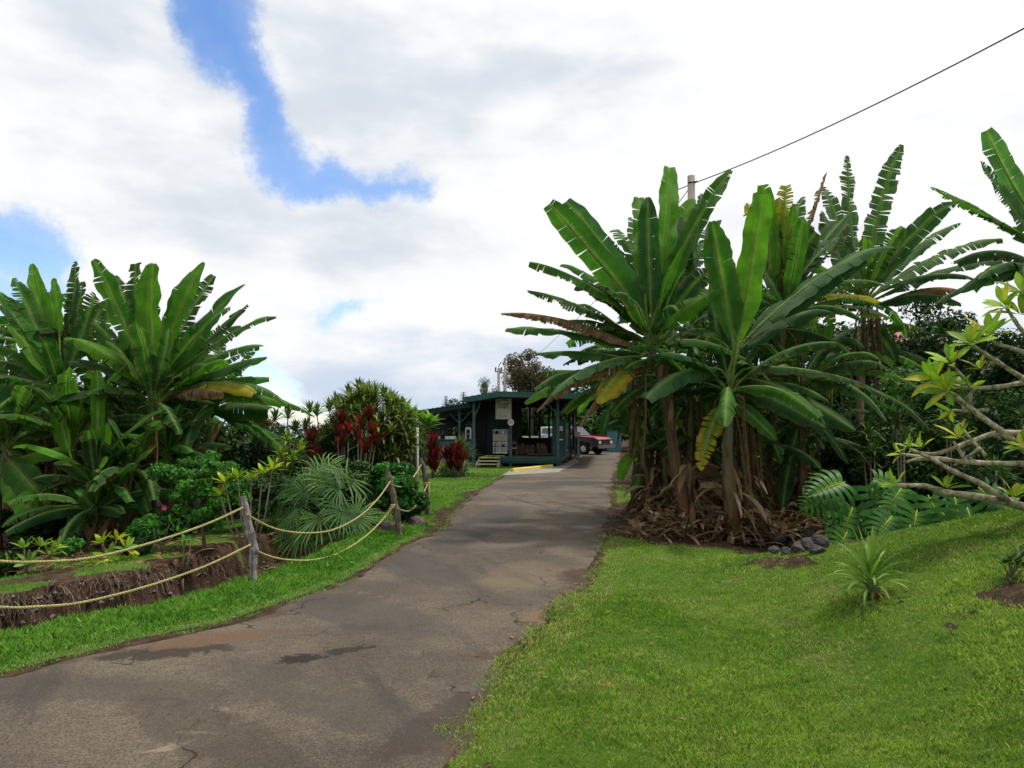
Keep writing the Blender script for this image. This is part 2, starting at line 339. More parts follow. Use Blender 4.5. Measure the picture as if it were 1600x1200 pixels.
# ------------------------------------------------------------------ object helpers
def link(o, parent=None):
    COL.objects.link(o)
    if parent is not None: o.parent = parent
    return o
def props(o, label=None, cat=None, group=None, kind=None):
    for k, v in (('label', label), ('category', cat), ('group', group), ('kind', kind)):
        if v: o[k] = v
    return o
def thing(name, label, cat, loc=(0,0,0), rz=0.0, group=None):
    o = bpy.data.objects.new(name, None); o.empty_display_size = .1; link(o)
    o.location = loc; o.rotation_euler = (0,0,rz); return props(o, label, cat, group)
class MB:
    def __init__(s): s.v = []; s.f = []; s.c = []; s.u = []; s.mi = []; s.cur = 0
    def vert(s, p, c=(1,1,1), u=(0,0,0)):
        s.v.append((p[0],p[1],p[2])); s.c.append((c[0],c[1],c[2],1)); s.u.append(u); return len(s.v)-1
    def face(s, *i): s.f.append(i); s.mi.append(s.cur)
    def box(s, c, d, rz=0, col=(1,1,1)):
        q = len(s.v); cs, sn = math.cos(rz), math.sin(rz)
        for z in (-.5,.5):
            for x, y in ((-.5,-.5),(.5,-.5),(.5,.5),(-.5,.5)):
                X, Y = x*d[0], y*d[1]; s.vert((c[0]+X*cs-Y*sn, c[1]+X*sn+Y*cs, c[2]+z*d[2]), col)
        for f in ((3,2,1,0),(4,5,6,7),(0,1,5,4),(1,2,6,5),(2,3,7,6),(3,0,4,7)): s.face(*[q+i for i in f])
    def prism(s, outline, y0, y1, axis='y', col=(1,1,1)):
        """outline of (a, z) extruded y0..y1"""
        n = len(outline); q = len(s.v)
        for y in (y0, y1):
            for a, z in outline: s.vert((a, y, z) if axis == 'y' else (y, a, z), col)
        s.face(*range(q, q+n)); s.face(*reversed(range(q+n, q+2*n)))
        for i in range(n): s.face(q+i, q+n+i, q+n+(i+1) % n, q+(i+1) % n)
    def tube(s, pts, rad, n=8, col=(1,1,1), col2=None, jit=0.0, cap=True):
        pts = [Vector(p) for p in pts]; L = len(pts)
        if not hasattr(rad, '__len__'): rad = [rad]*L
        col2 = col2 or col; rings = []; prev = None
        for i, p in enumerate(pts):
            t = (pts[min(i+1, L-1)]-pts[max(i-1, 0)]).normalized()
            if prev is None: a = t.orthogonal().normalized()
            else:
                a = prev-t*prev.dot(t); a = a.normalized() if a.length > 1e-6 else t.orthogonal().normalized()
            prev = a; bb = t.cross(a); f = i/max(1, L-1); r = []
            cc_ = tuple(col[k]*(1-f)+col2[k]*f for k in range(3))
            for k in range(n):
                an = 2*math.pi*k/n; rr_ = rad[i]*(1+jit*(rng.random()-.5))
                r.append(s.vert(p+(a*math.cos(an)+bb*math.sin(an))*rr_, cc_, (f, k/n, 0)))
            rings.append(r)
        for i in range(L-1):
            for k in range(n): s.face(rings[i][k], rings[i][(k+1) % n], rings[i+1][(k+1) % n], rings[i+1][k])
        if cap: s.face(*reversed(rings[0])); s.face(*rings[-1])
    def strap(s, base, d, L, w, droop, col, nseg=4, col2=None, nrm=None, fold=.25, pw=.6):
        """long narrow leaf that bends down under gravity"""
        d = Vector(d).normalized(); p = Vector(base); col2 = col2 or col
        side = d.cross(nrm if nrm is not None else Vector((0,0,1)))
        if side.length < .05: side = d.cross(Vector((rng.random()-.5, rng.random()-.5, .1)))
        side.normalize(); rows = []
        for i in range(nseg+1):
            t = i/nseg; ww = w*.5*max(.04, (math.sin(math.pi*min(1, .12+.88*t)))**pw)
            up = side.cross(d).normalized(); k = tuple(col[j]*(1-t)+col2[j]*t for j in range(3))
            rows.append((s.vert(p-side*ww+up*ww*fold, k, (t,0,0)), s.vert(p, k, (t,.5,0)), s.vert(p+side*ww+up*ww*fold, k, (t,1,0))))
            p = p+d*(L/nseg); d = (d+Vector((0,0,-droop*(.4+t)/nseg))).normalized()
            side = (side-d*side.dot(d)).normalized()
        for a, b_ in zip(rows[:-1], rows[1:]):
            s.face(a[0], a[1], b_[1], b_[0]); s.face(a[1], a[2], b_[2], b_[1])
    def leaf(s, base, d, nrm, L, w, col, fold=.2, bend=.25, col2=None):
        """elliptic broad leaf, 6 quads"""
        d = Vector(d).normalized(); nrm = Vector(nrm); nrm = (nrm-d*nrm.dot(d))
        nrm = nrm.normalized() if nrm.length > 1e-4 else d.orthogonal().normalized(); side = d.cross(nrm); rows = []
        for t, ww in ((0,.06),(.25,.72),(.55,1),(.82,.62),(1,.03)):
            c = base+d*(L*t)-nrm*(bend*L*t*t); k = col if col2 is None else tuple(col[j]*(1-t)+col2[j]*t for j in range(3))
            rows.append((s.vert(c-side*w*.5*ww+nrm*w*.5*ww*fold, k), s.vert(c, tuple(x*1.25 for x in k)), s.vert(c+side*w*.5*ww+nrm*w*.5*ww*fold, k)))
        for a, b_ in zip(rows[:-1], rows[1:]):
            s.face(a[0], a[1], b_[1], b_[0]); s.face(a[1], a[2], b_[2], b_[1])
    def build(s, name, mats, parent=None, smooth=False, org=None):
        me = bpy.data.meshes.new(name)
        v = s.v
        if org is not None: v = [(a-org[0], b_-org[1], c-org[2]) for a, b_, c in v]
        me.from_pydata(v, [], s.f)
        ca = me.attributes.new('Col', 'FLOAT_COLOR', 'POINT'); ca.data.foreach_set('color', np.array(s.c, dtype=np.float32).ravel())
        ua = me.attributes.new('luv', 'FLOAT_VECTOR', 'POINT'); ua.data.foreach_set('vector', np.array(s.u, dtype=np.float32).ravel())
        mats = mats if isinstance(mats, (list, tuple)) else [mats]
        for mm in mats: me.materials.append(mm)
        if len(mats) > 1: me.polygons.foreach_set('material_index', s.mi)
        if smooth: me.polygons.foreach_set('use_smooth', [True]*len(me.polygons))
        me.update(); o = bpy.data.objects.new(name, me); link(o, parent)
        if org is not None and parent is None: o.location = org
        return o
def npmesh(name, V, F, C, m, parent=None, org=None, smooth=False, extra=None):
    """V (N,3), F (M,k) of constant k, C (N,3)"""
    me = bpy.data.meshes.new(name); V = np.asarray(V, np.float32)
    if org is not None: V = V-np.array(org, np.float32)
    N, (Mf, k) = len(V), F.shape
    me.vertices.add(N); me.vertices.foreach_set('co', V.ravel())
    me.loops.add(Mf*k); me.loops.foreach_set('vertex_index', F.astype(np.int32).ravel())
    me.polygons.add(Mf); me.polygons.foreach_set('loop_start', np.arange(0, Mf*k, k, dtype=np.int32))
    try: me.polygons.foreach_set('loop_total', np.full(Mf, k, np.int32))
    except Exception: pass
    me.update(calc_edges=True)
    if C is not None:
        ca = me.attributes.new('Col', 'FLOAT_COLOR', 'POINT'); ca.data.foreach_set('color', np.c_[C, np.ones(N)].astype(np.float32).ravel())
    for kx, vx in (extra or {}).items():
        a = me.attributes.new(kx, 'FLOAT', 'POINT'); a.data.foreach_set('value', vx.astype(np.float32))
    if smooth: me.polygons.foreach_set('use_smooth', np.ones(Mf, bool))
    me.materials.append(m); o = bpy.data.objects.new(name, me); link(o, parent)
    if org is not None and parent is None: o.location = org
    return o
def unit(a): return a/np.maximum(1e-9, np.linalg.norm(a, axis=1, keepdims=True))

# ------------------------------------------------------------------ ground sheet
def axis_(lo, hi, step, far, fac=1.16):
    a = list(np.arange(lo, hi+1e-6, step)); s_ = step; q = hi
    while q < far: s_ *= fac; q += s_; a.append(q)
    s_ = step; q = lo
    while q > -far: s_ *= fac; q -= s_; a.insert(0, q)
    return np.array(a)
gx = axis_(-11, 8.5, .085, 6000); gy = axis_(2.4, 15, .085, 6000)
GX, GY = np.meshgrid(gx, gy); fx, fy = GX.ravel(), GY.ravel()
dl = dleft(fx, fy); dr = dright(fx, fy); gz = H(fx, fy)
def soilmask(x, y, dl, dr, under=False):
    n = fbm(x*1.3, y*1.3, 5, 3)-.5; n2 = fbm(x*2.2, y*2.2, 31, 4)-.5
    a0 = .95+.25*n; g = 1-sstep(11.2, 13.0, y)
    s_ = sstep(a0+.02, a0+.22, dl)*(1-sstep(a0+1.7+.9*n2, a0+2.1+1.4*n2, dl))*g
    # garden floor : patches
    s_ = np.maximum(s_, np.where((dl > 2.4) & (y < 22), sstep(-.12, .10, n2+.10*sstep(4, 7, dl)), 0))
    s_ = np.maximum(s_, np.where((dl > 5.0) & (y < 30), 1.0, 0))
    # below the right banana clump
    e = ((x-4.1)/3.3)**2+((y-14.2)/3.5)**2; s_ = np.maximum(s_, 1-sstep(.8, 1.15, e+n2*.8))
    crest = 8.5-.24*(x-3.55)
    s_ = np.maximum(s_, sstep(.15, .5, y-crest+n2)*sstep(3.0, 3.5, x))
    s_ = np.maximum(s_, np.where((x > 5) & (y > 12) & (dr > 1.5), 1, 0))
    # bare bits on the bank
    for (px, py, r) in ((1190,880,.24),(1590,935,.24),(1430,960,.03),(1520,960,.045),(1250,880,.22)):
        q = HITS.get((px,py))
        if q is not None: s_ = np.maximum(s_, 1-sstep(.4, 1.3, np.hypot((x-q.x), (y-q.y)*.7)/r+n2*2.6))
    s_ = np.maximum(s_, sstep(.70, .78, fbm(x*5.5, y*5.5, 95, 3))*sstep(2.6, 3.4, x)*(y < 9)*.9)
    s_ = np.maximum(s_, np.where((dl > 0) & (y > 12.5) & (y < 21), 1-sstep(.1, .55, dl+n2*.6), 0))
    if under: s_ = np.maximum(s_, np.where((dl < .06) & (dr < .06) & (y < 60), 1, 0))
    # road shoulders
    s_ = np.maximum(s_, np.where((dl > 0) & (y < 22), 1-sstep(.0, .10+.55*np.maximum(0, n2+.1), dl), 0))
    s_ = np.maximum(s_, np.where((dr > 0), .85*(1-sstep(.0, .03+.40*np.maximum(0, n2), dr)), 0))
    return s_
HITS = {}
for q in ((1190,880),(1590,935),(1430,960),(1520,960),(1250,880)): HITS[q] = hit(*q)
soil = soilmask(fx, fy, dl, dr, True)
ny, nx = GX.shape; I = np.arange(ny*nx).reshape(ny, nx)
F = np.stack([I[:-1,:-1], I[:-1,1:], I[1:,1:], I[1:,:-1]], -1).reshape(-1, 4)
g = npmesh('ground', np.c_[fx, fy, gz], F, None, M['ground'], smooth=True, extra={'soil': soil}); props(g, kind='structure')
# road sheet with a ragged edge
ys = np.concatenate([np.arange(-3.5, 16, .07), np.arange(16, 60, .25)])
def interp_x(poly, y):
    p_ = np.array(poly); return np.interp(y, p_[:,1], p_[:,0])
XL = interp_x(LE, ys); XR = interp_x(RE, ys)
XL = XL+(fbm(ys*1.4, ys*0+2, 41, 5)-.5)*.30*np.where(ys < 4.9, .6, 1)+(fbm(ys*9, ys*0+2, 45, 3)-.5)*.09; XR = XR+(fbm(ys*1.5, ys*0+7, 43, 5)-.5)*.30+(fbm(ys*9, ys*0+5, 47, 3)-.5)*.09+.34*(1-sstep(3.6, 6.0, ys))
n_ = 60; tt = np.linspace(0, 1, n_)
RX = XL[:,None]*(1-tt)+XR[:,None]*tt; RY = np.repeat(ys[:,None], n_, 1)
RZ = .014-.026*(2*np.abs(tt-.5))[None,:]**14+0*RX; EDG = np.minimum(RX-XL[:,None], XR[:,None]-RX)
I = np.arange(RX.size).reshape(RX.shape); F = np.stack([I[:-1,:-1], I[:-1,1:], I[1:,1:], I[1:,:-1]], -1).reshape(-1, 4)
r = npmesh('road', np.c_[RX.ravel(), RY.ravel(), RZ.ravel()], F, None, M['road'], smooth=True, extra={'edge': EDG.ravel()}); props(r, kind='structure')
# pale concrete apron in front of the pavilion
mb = MB(); ap = [flat(*q, .012) for q in ((783,743),(820,741),(872,738),(886,731),(905,722),(899,716),(880,726),(862,727),(800,733))]
for x, y in ap: mb.vert((x, y, .019))
mb.face(*range(len(ap))); props(mb.build('apron', M['concrete']), kind='structure')

# ------------------------------------------------------------------ grass
def grassmesh(name, x, y, hgt, wid, lean, cols, label):
    z = H(x, y)-.004; n = len(x); a = nr.random(n)*6.283; la = nr.random(n)*6.283
    sx, sy = np.cos(a)*wid/2, np.sin(a)*wid/2
    ln = lean*hgt; tx, ty = np.cos(la)*ln, np.sin(la)*ln; hh = hgt*np.sqrt(np.maximum(.08, 1-lean**2))
    V = np.empty((n, 4, 3))
    V[:,0] = np.c_[x-sx, y-sy, z]; V[:,1] = np.c_[x+sx, y+sy, z]
    V[:,2] = np.c_[x+tx*.45+sx*.7, y+ty*.45+sy*.7, z+hh*.65]; V[:,3] = np.c_[x+tx, y+ty, z+hh]
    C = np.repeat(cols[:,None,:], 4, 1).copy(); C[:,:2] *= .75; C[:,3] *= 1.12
    F = (np.arange(n)*4)[:,None]+np.array([[0,1,2,3]])
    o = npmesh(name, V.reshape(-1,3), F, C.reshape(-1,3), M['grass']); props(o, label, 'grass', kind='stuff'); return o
def gcol(x, y, dry):
    n = len(x); k = fbm(x*1.1, y*1.1, 61, 4); r_ = nr.random(n)
    g1 = np.array([.125,.24,.026]); g2 = np.array([.255,.35,.065]); st = np.array([.42,.39,.19]); dk = np.array([.045,.125,.012])
    m_ = sstep(.35, .62, k+.25*(r_-.5))[:,None]; c = g1*(1-m_)+g2*m_
    m_ = (nr.random(n) < dry)[:,None]; c = np.where(m_, st*(.7+.5*nr.random((n,1))), c)
    m_ = (nr.random(n) < .25)[:,None]; c = np.where(m_, dk*(.8+.6*nr.random((n,1))), c)
    return c*(.75+.5*nr.random((n,1)))
def scatter(n, x0, x1, y0, y1, margin=1.4):
    x = x0+(x1-x0)*nr.random(n); y = y0+(y1-y0)*nr.random(n)
    k = np.abs(x) < y*.70+margin; return x[k], y[k]
GX_, GY_, GH, GW, GL, GC = [], [], [], [], [], []
def lawn(n, x0, x1, y0, y1, w, side):
    x, y = scatter(n, x0, x1, y0, y1); dl = dleft(x, y); dr = dright(x, y)
    sm = soilmask(x, y, dl, dr); cl = fbm(x*9, y*9, 71, 2); pt = fbm(x*.8, y*.8, 73, 3)
    if side == 'r':
        crest = 8.5-.24*(x-3.55)
        k = (dr > -.30+.42*fbm(x*2.2, y*2.2, 77, 4)+.10*nr.random(len(x))) & (nr.random(len(x)) > sm*.97-.35*(dr < .25)*(nr.random(len(x)) < .3)) & ((y < crest+.5) | (x < 3.5))
        hh = .014+.020*cl+.010*(pt > .55); dry = np.clip(.10+.30*sstep(.5, .75, fbm(x*1.7, y*1.7, 81, 3))+.35*(dr < .35), 0, .6)
    elif side == 'v':   # verge on the left: longer, wilder
        k = (dl > -.22+.34*fbm(x*2.2, y*2.2, 79, 4)+.10*nr.random(len(x))) & (dl < 1.25+.1*cl) & (nr.random(len(x)) > sm*.95) & (y < 13.5)
        e = sstep(.1, .55, dl); hh = (.024+.07*e*cl+.035*e*pt); dry = np.clip(.08+.45*(dl < .22), 0, .6)
    else:
        k = (dl > -.03) & (dl < 5) & (nr.random(len(x)) > sm) & ((y > 12.5) | (dl > 2.3)); hh = .02+.03*cl; dry = .05+0*x
    x, y, hh, dry, dl = x[k], y[k], hh[k], np.broadcast_to(dry, k.shape)[k], dl[k]
    r_ = nr.random(len(x)); hh = hh*(.6+.9*r_)
    c = gcol(x, y, dry)
    if side != 'r': c = c*np.array([.72,.98,.9])
    GX_.append(x); GY_.append(y); GH.append(hh); GW.append(np.full(len(x), w)*(.7+.6*nr.random(len(x)))); GL.append(np.clip(.25+.6*nr.random(len(x)), 0, .9)); GC.append(c)
def flush(name, label):
    global GX_, GY_, GH, GW, GL, GC
    o = grassmesh(name, *[np.concatenate(q) for q in (GX_, GY_, GH, GW, GL, GC)], label)
    GX_, GY_, GH, GW, GL, GC = [], [], [], [], [], []; return o
lawn(250000, -2.8, 4.8, 2.6, 5.2, .0030, 'r')
lawn(200000, -1.2, 6.6, 5.2, 8.2, .0045, 'r')
lawn(110000, .3, 8, 8.2, 12.5, .007, 'r')
lawn(30000, 1.2, 6, 12.5, 22, .013, 'r')
lawn(6000, 3.2, 8, 22, 44, .03, 'r')
flush('lawn_grass', 'short bright green lawn grass covering the bank right of the road')
lawn(230000, -6.5, 0, 4.0, 8.5, .0055, 'v')
lawn(130000, -5.5, .5, 8.5, 13.5, .008, 'v')
flush('verge_grass', 'longer lush green grass on the strip along the left road edge')
lawn(120000, -6.0, 1, 12.5, 20, .011, 'g')
lawn(60000, -6.0, 3, 20, 30, .018, 'g')
lawn(60000, -12, -2, 7.5, 14, .009, 'g')
flush('garden_grass', 'mown green grass between the rope fence and the teal pavilion')

# ------------------------------------------------------------------ banana plants
STY = {'b': (.082,.235,.016), 'n': (.042,.142,.020), 'd': (.024,.088,.022), 'l': (.115,.29,.022), 'g': (.058,.15,.055), 'y': (.30,.26,.02), 'br': (.21,.115,.06)}  # the dark leaf tone also has the clumps' inner shade put in
BROWN = (.24,.13,.065)
def mixc(a, b_, f): return tuple(a[i]*(1-f)+b_[i]*f for i in range(3))
def banana_leaf(parent, org, C, B, T, arch, Wd, face, style, rag, rs, name='leaf'):
    C, B, T = Vector(C), Vector(B), Vector(T); B = B.lerp(C, .30 if name == 'leaf' else 0); L = (T-B).length; Wd *= .90; latd = Vector((rs.uniform(-1,1), rs.uniform(-1,1), 0))*.06*L; tipk = rs.random()**2*.9; trunc = rs.random()
    ctrl = (B+T)/2+Vector((0,0,arch))+latd; n = max(12, min(44, int(L/.055)))
    pt = lambda t: B*(1-t)**2+ctrl*2*t*(1-t)+T*t*t
    pts = [pt(i/n)-Vector((0,0,1))*(tipk*L*max(0, i/n-.80)**1.6) for i in range(n+1)]
    tb = (pts[1]-pts[0]).normalized(); dB = (B-C).length
    mb = MB(); base = STY[style] if style in STY else STY['n']
    j = .82+.36*rs.random(); base = tuple(x*j for x in base)
    rib = mixc(base, (.36,.46,.13), .75) if style != 'br' else (.20,.13,.07)
    pet = []
    if dB > .03:
        cc_ = B-tb*dB*.5
        pet = [C*(1-t)**2+cc_*2*t*(1-t)+B*t*t for t in (0,.2,.4,.6,.8)]
    r0 = .024*min(1.3, max(.5, L/1.8)); allp = pet+pts
    ribc = tuple(x*.8 for x in rib); mb.tube(allp[::2] if len(allp) % 2 else allp[::2]+[allp[-1]], [r0*max(.12, 1-.95*(i*2/len(allp))) for i in range(len(allp[::2])+(0 if len(allp) % 2 else 1))], 5, tuple(x*.8 for x in rib), rib)
    hint = Vector((0,0,1))*(1-face)+Vector((0,-1,.15))*face
    hint = hint+Vector(((rs.random()-.5)*(1.1 if style != 'l' else .4), (rs.random()-.5)*.3, 0)); wv1, wv2 = rs.uniform(5,11), rs.random()*6; rs_e = rs.uniform(.02,.07)
    fold = .25+.50*rs.random(); skew = rs.uniform(-.22,.22)
    if style == 'br': fold = -.1
    fr = []
    for i in range(n+1):
        t = (pts[min(i+1, n)]-pts[max(i-1, 0)]).normalized()
        N = hint-t*hint.dot(t)
        if fr and N.length < .25: N = fr[-1][1]-t*fr[-1][1].dot(t)
        N.normalize(); s_ = t.cross(N); fr.append((t, N, s_))
    def prof(t):
        return min(1, (t+.015)/.24)**.62*min(1, ((1.012 if trunc < .6 else 1.10)-t)/.27)**.55*(1-.22*t)
    for sd in (-1, 1):
        i = 0; last = fold+sd*skew; ragm = max(rag, .14 if style != 'l' else 0)
        yb = rs.random()
        while i < n:
            ln = 1
            while i+ln < n and rs.random() > ragm*.8: ln += 1
            # horizontality decides how much the blade hangs
            hor = 1-abs(fr[i][0].z)**1.6; dr_ = (.35+1.45*hor*(1.1-face))*(.85+.3*rs.random()*1)+rag*rs.random()*.5
            if style == 'br': dr_ = 1.5+rs.random()*1.1
            e = 1-rs.random()*.16*rag-(.35*rs.random() if rs.random() < .12*rag else 0); gw = .004+(.028*rs.random()+.01)*(rs.random() < .22); tw = (rs.random()-.5)*rag*.5; shade_ = 1+(rs.random()-.5)*.22*(.3+rag)
            rows = []
            for k in range(i, i+ln+1):
                t = k/n; w = Wd*.5*prof(t)*e; T_, N, s_ = fr[k]; p_ = pts[k]; row = []
                hangN = N
                w *= 1+rs_e*math.sin(t*L*wv1*3+wv2+sd)
                ang = last+tw+.16*math.sin(t*L*wv1+wv2*2+sd*2); pos = p_.copy()
                gap = 0
                if rag > .05 and ln < n:
                    if k == i: gap = 1
                    elif k == i+ln: gap = -1
                for q in range(5):
                    rr_ = (0,.045,.35,.7,1)[q]; step = w*(((0,.045,.35,.7,1)[q+1]-rr_) if q < 4 else 0); rm = rr_+step/max(w,1e-6)/2
                    c = tuple(x*shade_ for x in base)
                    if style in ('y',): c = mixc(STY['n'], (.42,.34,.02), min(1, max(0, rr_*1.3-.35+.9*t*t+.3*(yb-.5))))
                    if style == 'y' and q == 4: c = mixc(c, (.30,.13,.04), .8)
                    if q == 4 and rag > .45 and style != 'br': c = mixc(c, BROWN, .35+.5*rs.random()*rag)
                    if style == 'br': c = mixc(c, (.36,.25,.16), rs.random()*.6)
                    if name == 'dead_leaf': c = tuple(x*.62 for x in mixc(c, (.10,.075,.05), rs.random()*.7))
                    if q <= 1 and style != 'br': c = mixc(c, rib, .45)
                    if q == 4 and rag <= .45 and style not in ('br','l') and yb < .5: c = mixc(c, (.25,.20,.06), .35*rs.random())
                    sk = T_*(.20*w*rr_)+T_*(gap*rr_*min(.5*L/n, gw))
                    row.append(mb.vert(pos+sk, c, (t*L, sd*rr_*w, 0)))
                    ang2 = ang-dr_*(1-(1-min(1,rm))**2)
                    pos = pos+(s_*sd*math.cos(ang2)+hangN*math.sin(ang2))*step
                    if face < .7 and style != 'l': pos.z -= step*.18*hor
                rows.append(row)
            for a, b_ in zip(rows[:-1], rows[1:]):
                for q in range(4):
                    if sd > 0: mb.face(a[q], a[q+1], b_[q+1], b_[q])
                    else: mb.face(a[q+1], a[q], b_[q], b_[q+1])
            i += ln
    return mb.build(name, M['dead'] if style == 'br' else M['banana'], parent, smooth=True, org=org)
def banana_plant(label, base, crown, Y, leaves=(), fill=6, fillL=1.7, fillW=.44, rstem=.11, dead=3, seed=1, minz=-.1, stemcol=((.11,.055,.025),(.07,.11,.03)), group='banana plants', mid=None, fstyle='ndd'):
    """base (px,py or None), crown (px,py) at depth Y ; leaves: (bx,by,tx,ty,wpx,archpx,face,style,rag,dY)"""
    rs = random.Random(seed); bx, by = base
    x = (bx-800)/FPX*Y; o = Vector((x, Y, h1(x, Y)-.03)); C = P(*crown, Y)
    t_ = thing('banana_plant', label, 'banana plant', o, 0, group)
    mb = MB(); n = 12; c0 = o.copy(); pts = []
    for i in range(n+1):
        f = i/n; q = c0.lerp(C, f)+Vector((math.sin(f*3.1+seed)*.05, math.cos(f*2.3+seed)*.04, 0))*math.sin(f*math.pi)
        pts.append(q)
    mb.tube(pts, [.8*rstem*(1.25-.75*(i/n))*(1+.06*math.sin(i*1.7)) for i in range(n+1)], 10, stemcol[0], stemcol[1], jit=.16)
    for k in range(5):   # loose sheath flaps
        f = .1+.75*rs.random(); q = c0.lerp(C, f); a = rs.random()*6.28; r_ = rstem*(1.2-.7*f)
        mb.strap(q+Vector((math.cos(a), math.sin(a), 0))*r_, (math.cos(a)*.5, math.sin(a)*.5, 1), .3+.3*rs.random(), .09, .6, (.20,.11,.05), 4, (.30,.20,.12), nrm=Vector((math.cos(a), math.sin(a), 0)))
    mb.build('trunk', M['stem'], t_, smooth=True, org=o)
    S_ = Y/FPX; fill = int(fill*2.0)+1
    for lf in leaves:
        bx, by, tx, ty, wp, ar, fc, st, rg, dy = lf
        Bp = P(bx, by, Y+dy*.15+(rs.random()-.5)*.1); Tp = P(tx, ty, Y+dy)
        banana_leaf(t_, o, C, Bp, Tp, ar*S_, wp*S_, fc, st, rg, rs)
    for k in range(fill):
        a = k*2.4+seed+rs.random()*.5; e = math.radians(-5+72*rs.random()); L = fillL*(.75+.45*rs.random())
        dv = Vector((math.cos(a)*math.cos(e), math.sin(a)*math.cos(e)*.9, math.sin(e)))
        Bp = C+dv*.35*L*.6+Vector((0,0,.1)); Tp = C+dv*(L+.3)-Vector((0,0,.35*L*math.cos(e)))
        st = fstyle[k % len(fstyle)]
        banana_leaf(t_, o, C-Vector((0,0,.1)), Bp, Tp, .22*L*math.cos(e)+.05, fillW*(.8+.4*rs.random()), .15, st, .25+.6*rs.random(), rs)
    for k in range(int(dead*2.2)):
        a = rs.random()*6.28; L = .7+.9*rs.random(); r_ = rstem+.06+.15*rs.random()
        if k % 2:
            zz = o.z+.25+(C.z-o.z)*.32*rs.random(); Bp = Vector((o.x+math.cos(a)*rstem, Y+math.sin(a)*rstem, zz)); rr2 = .25+.55*rs.random()
            Tp = Bp+Vector((math.cos(a)*rr2, math.sin(a)*rr2, 0)); Tp.z = h1(Tp.x, Tp.y)+.03
            banana_leaf(t_, o, Bp, Bp, Tp, .25*rs.random(), .16+.16*rs.random(), .2, 'br', .9, rs, 'dead_leaf'); continue
        Bp = C+Vector((math.cos(a)*r_, math.sin(a)*r_, -.12-.5*rs.random()*(C.z-o.z)*.5)); Tp = Bp+Vector((math.cos(a)*.15, math.sin(a)*.15, -L)); Tp.z = max(Tp.z, o.z+.05)
        banana_leaf(t_, o, C-Vector((0,0,.15)), Bp, Tp, .10*rs.random(), .12+.16*rs.random(), .3, 'br', .95, rs, 'dead_leaf')
    if dead > 2:
        mb = MB()
        for k in range(46):
            a = rs.random()*6.28; zz = .12+1.15*rs.random()**1.6; r_ = rstem*(1.15-.2*zz)+.10*rs.random()
            q = Vector((o.x+math.cos(a)*r_, Y+math.sin(a)*r_, o.z+zz)); c_ = ((.19,.115,.065),(.28,.20,.125),(.12,.07,.04),(.36,.27,.18),(.075,.05,.035))[rs.randrange(5)]
            mb.strap(q, (math.cos(a)*.9, math.sin(a)*.9, rs.uniform(-1.3,.5)), .22+.45*rs.random(), .05+.09*rs.random(), 2.0, c_, 5, tuple(x*1.15 for x in c_), nrm=Vector((math.cos(a+rs.uniform(-1,1)), math.sin(a), .3)), fold=rs.uniform(-.8,.8))
        mb.build('dry_skirt', M['dead'], t_, False, o)
    return t_, C
def L_(*a): return a

LATE = []
# ---- right clump
YR = 12.0
banana_plant('front banana plant of the right clump with a broad pale upright leaf', (1140,825), (1140,612), 12.0, [
  (1160,500,1192,300,58,6,.95,'l',.0,.1), (1147,495,1112,345,62,6,.95,'n',.05,.0), (1112,560,1010,622,58,34,.25,'g',.35,-.5),
  (1183,582,1337,672,62,26,.30,'d',.18,-.4), (1172,610,1290,668,56,22,.25,'d',.3,-.6), (1150,635,1213,688,30,6,.5,'n',.1,-.7),
  (1115,648,1094,730,42,4,.8,'y',.8,-.4), (1172,500,1396,372,46,30,.45,'g',.12,.3), (1170,512,1350,402,42,22,.5,'d',.2,.2),
  (1160,520,1300,478,44,26,.35,'d',.3,-.2), (1125,500,1040,535,50,40,.3,'d',.5,-.3), (1180,560,1385,612,44,30,.2,'d',.5,.3)],
  fill=4, dead=4, seed=3, rstem=.14, stemcol=((.115,.05,.018),(.12,.15,.07)))
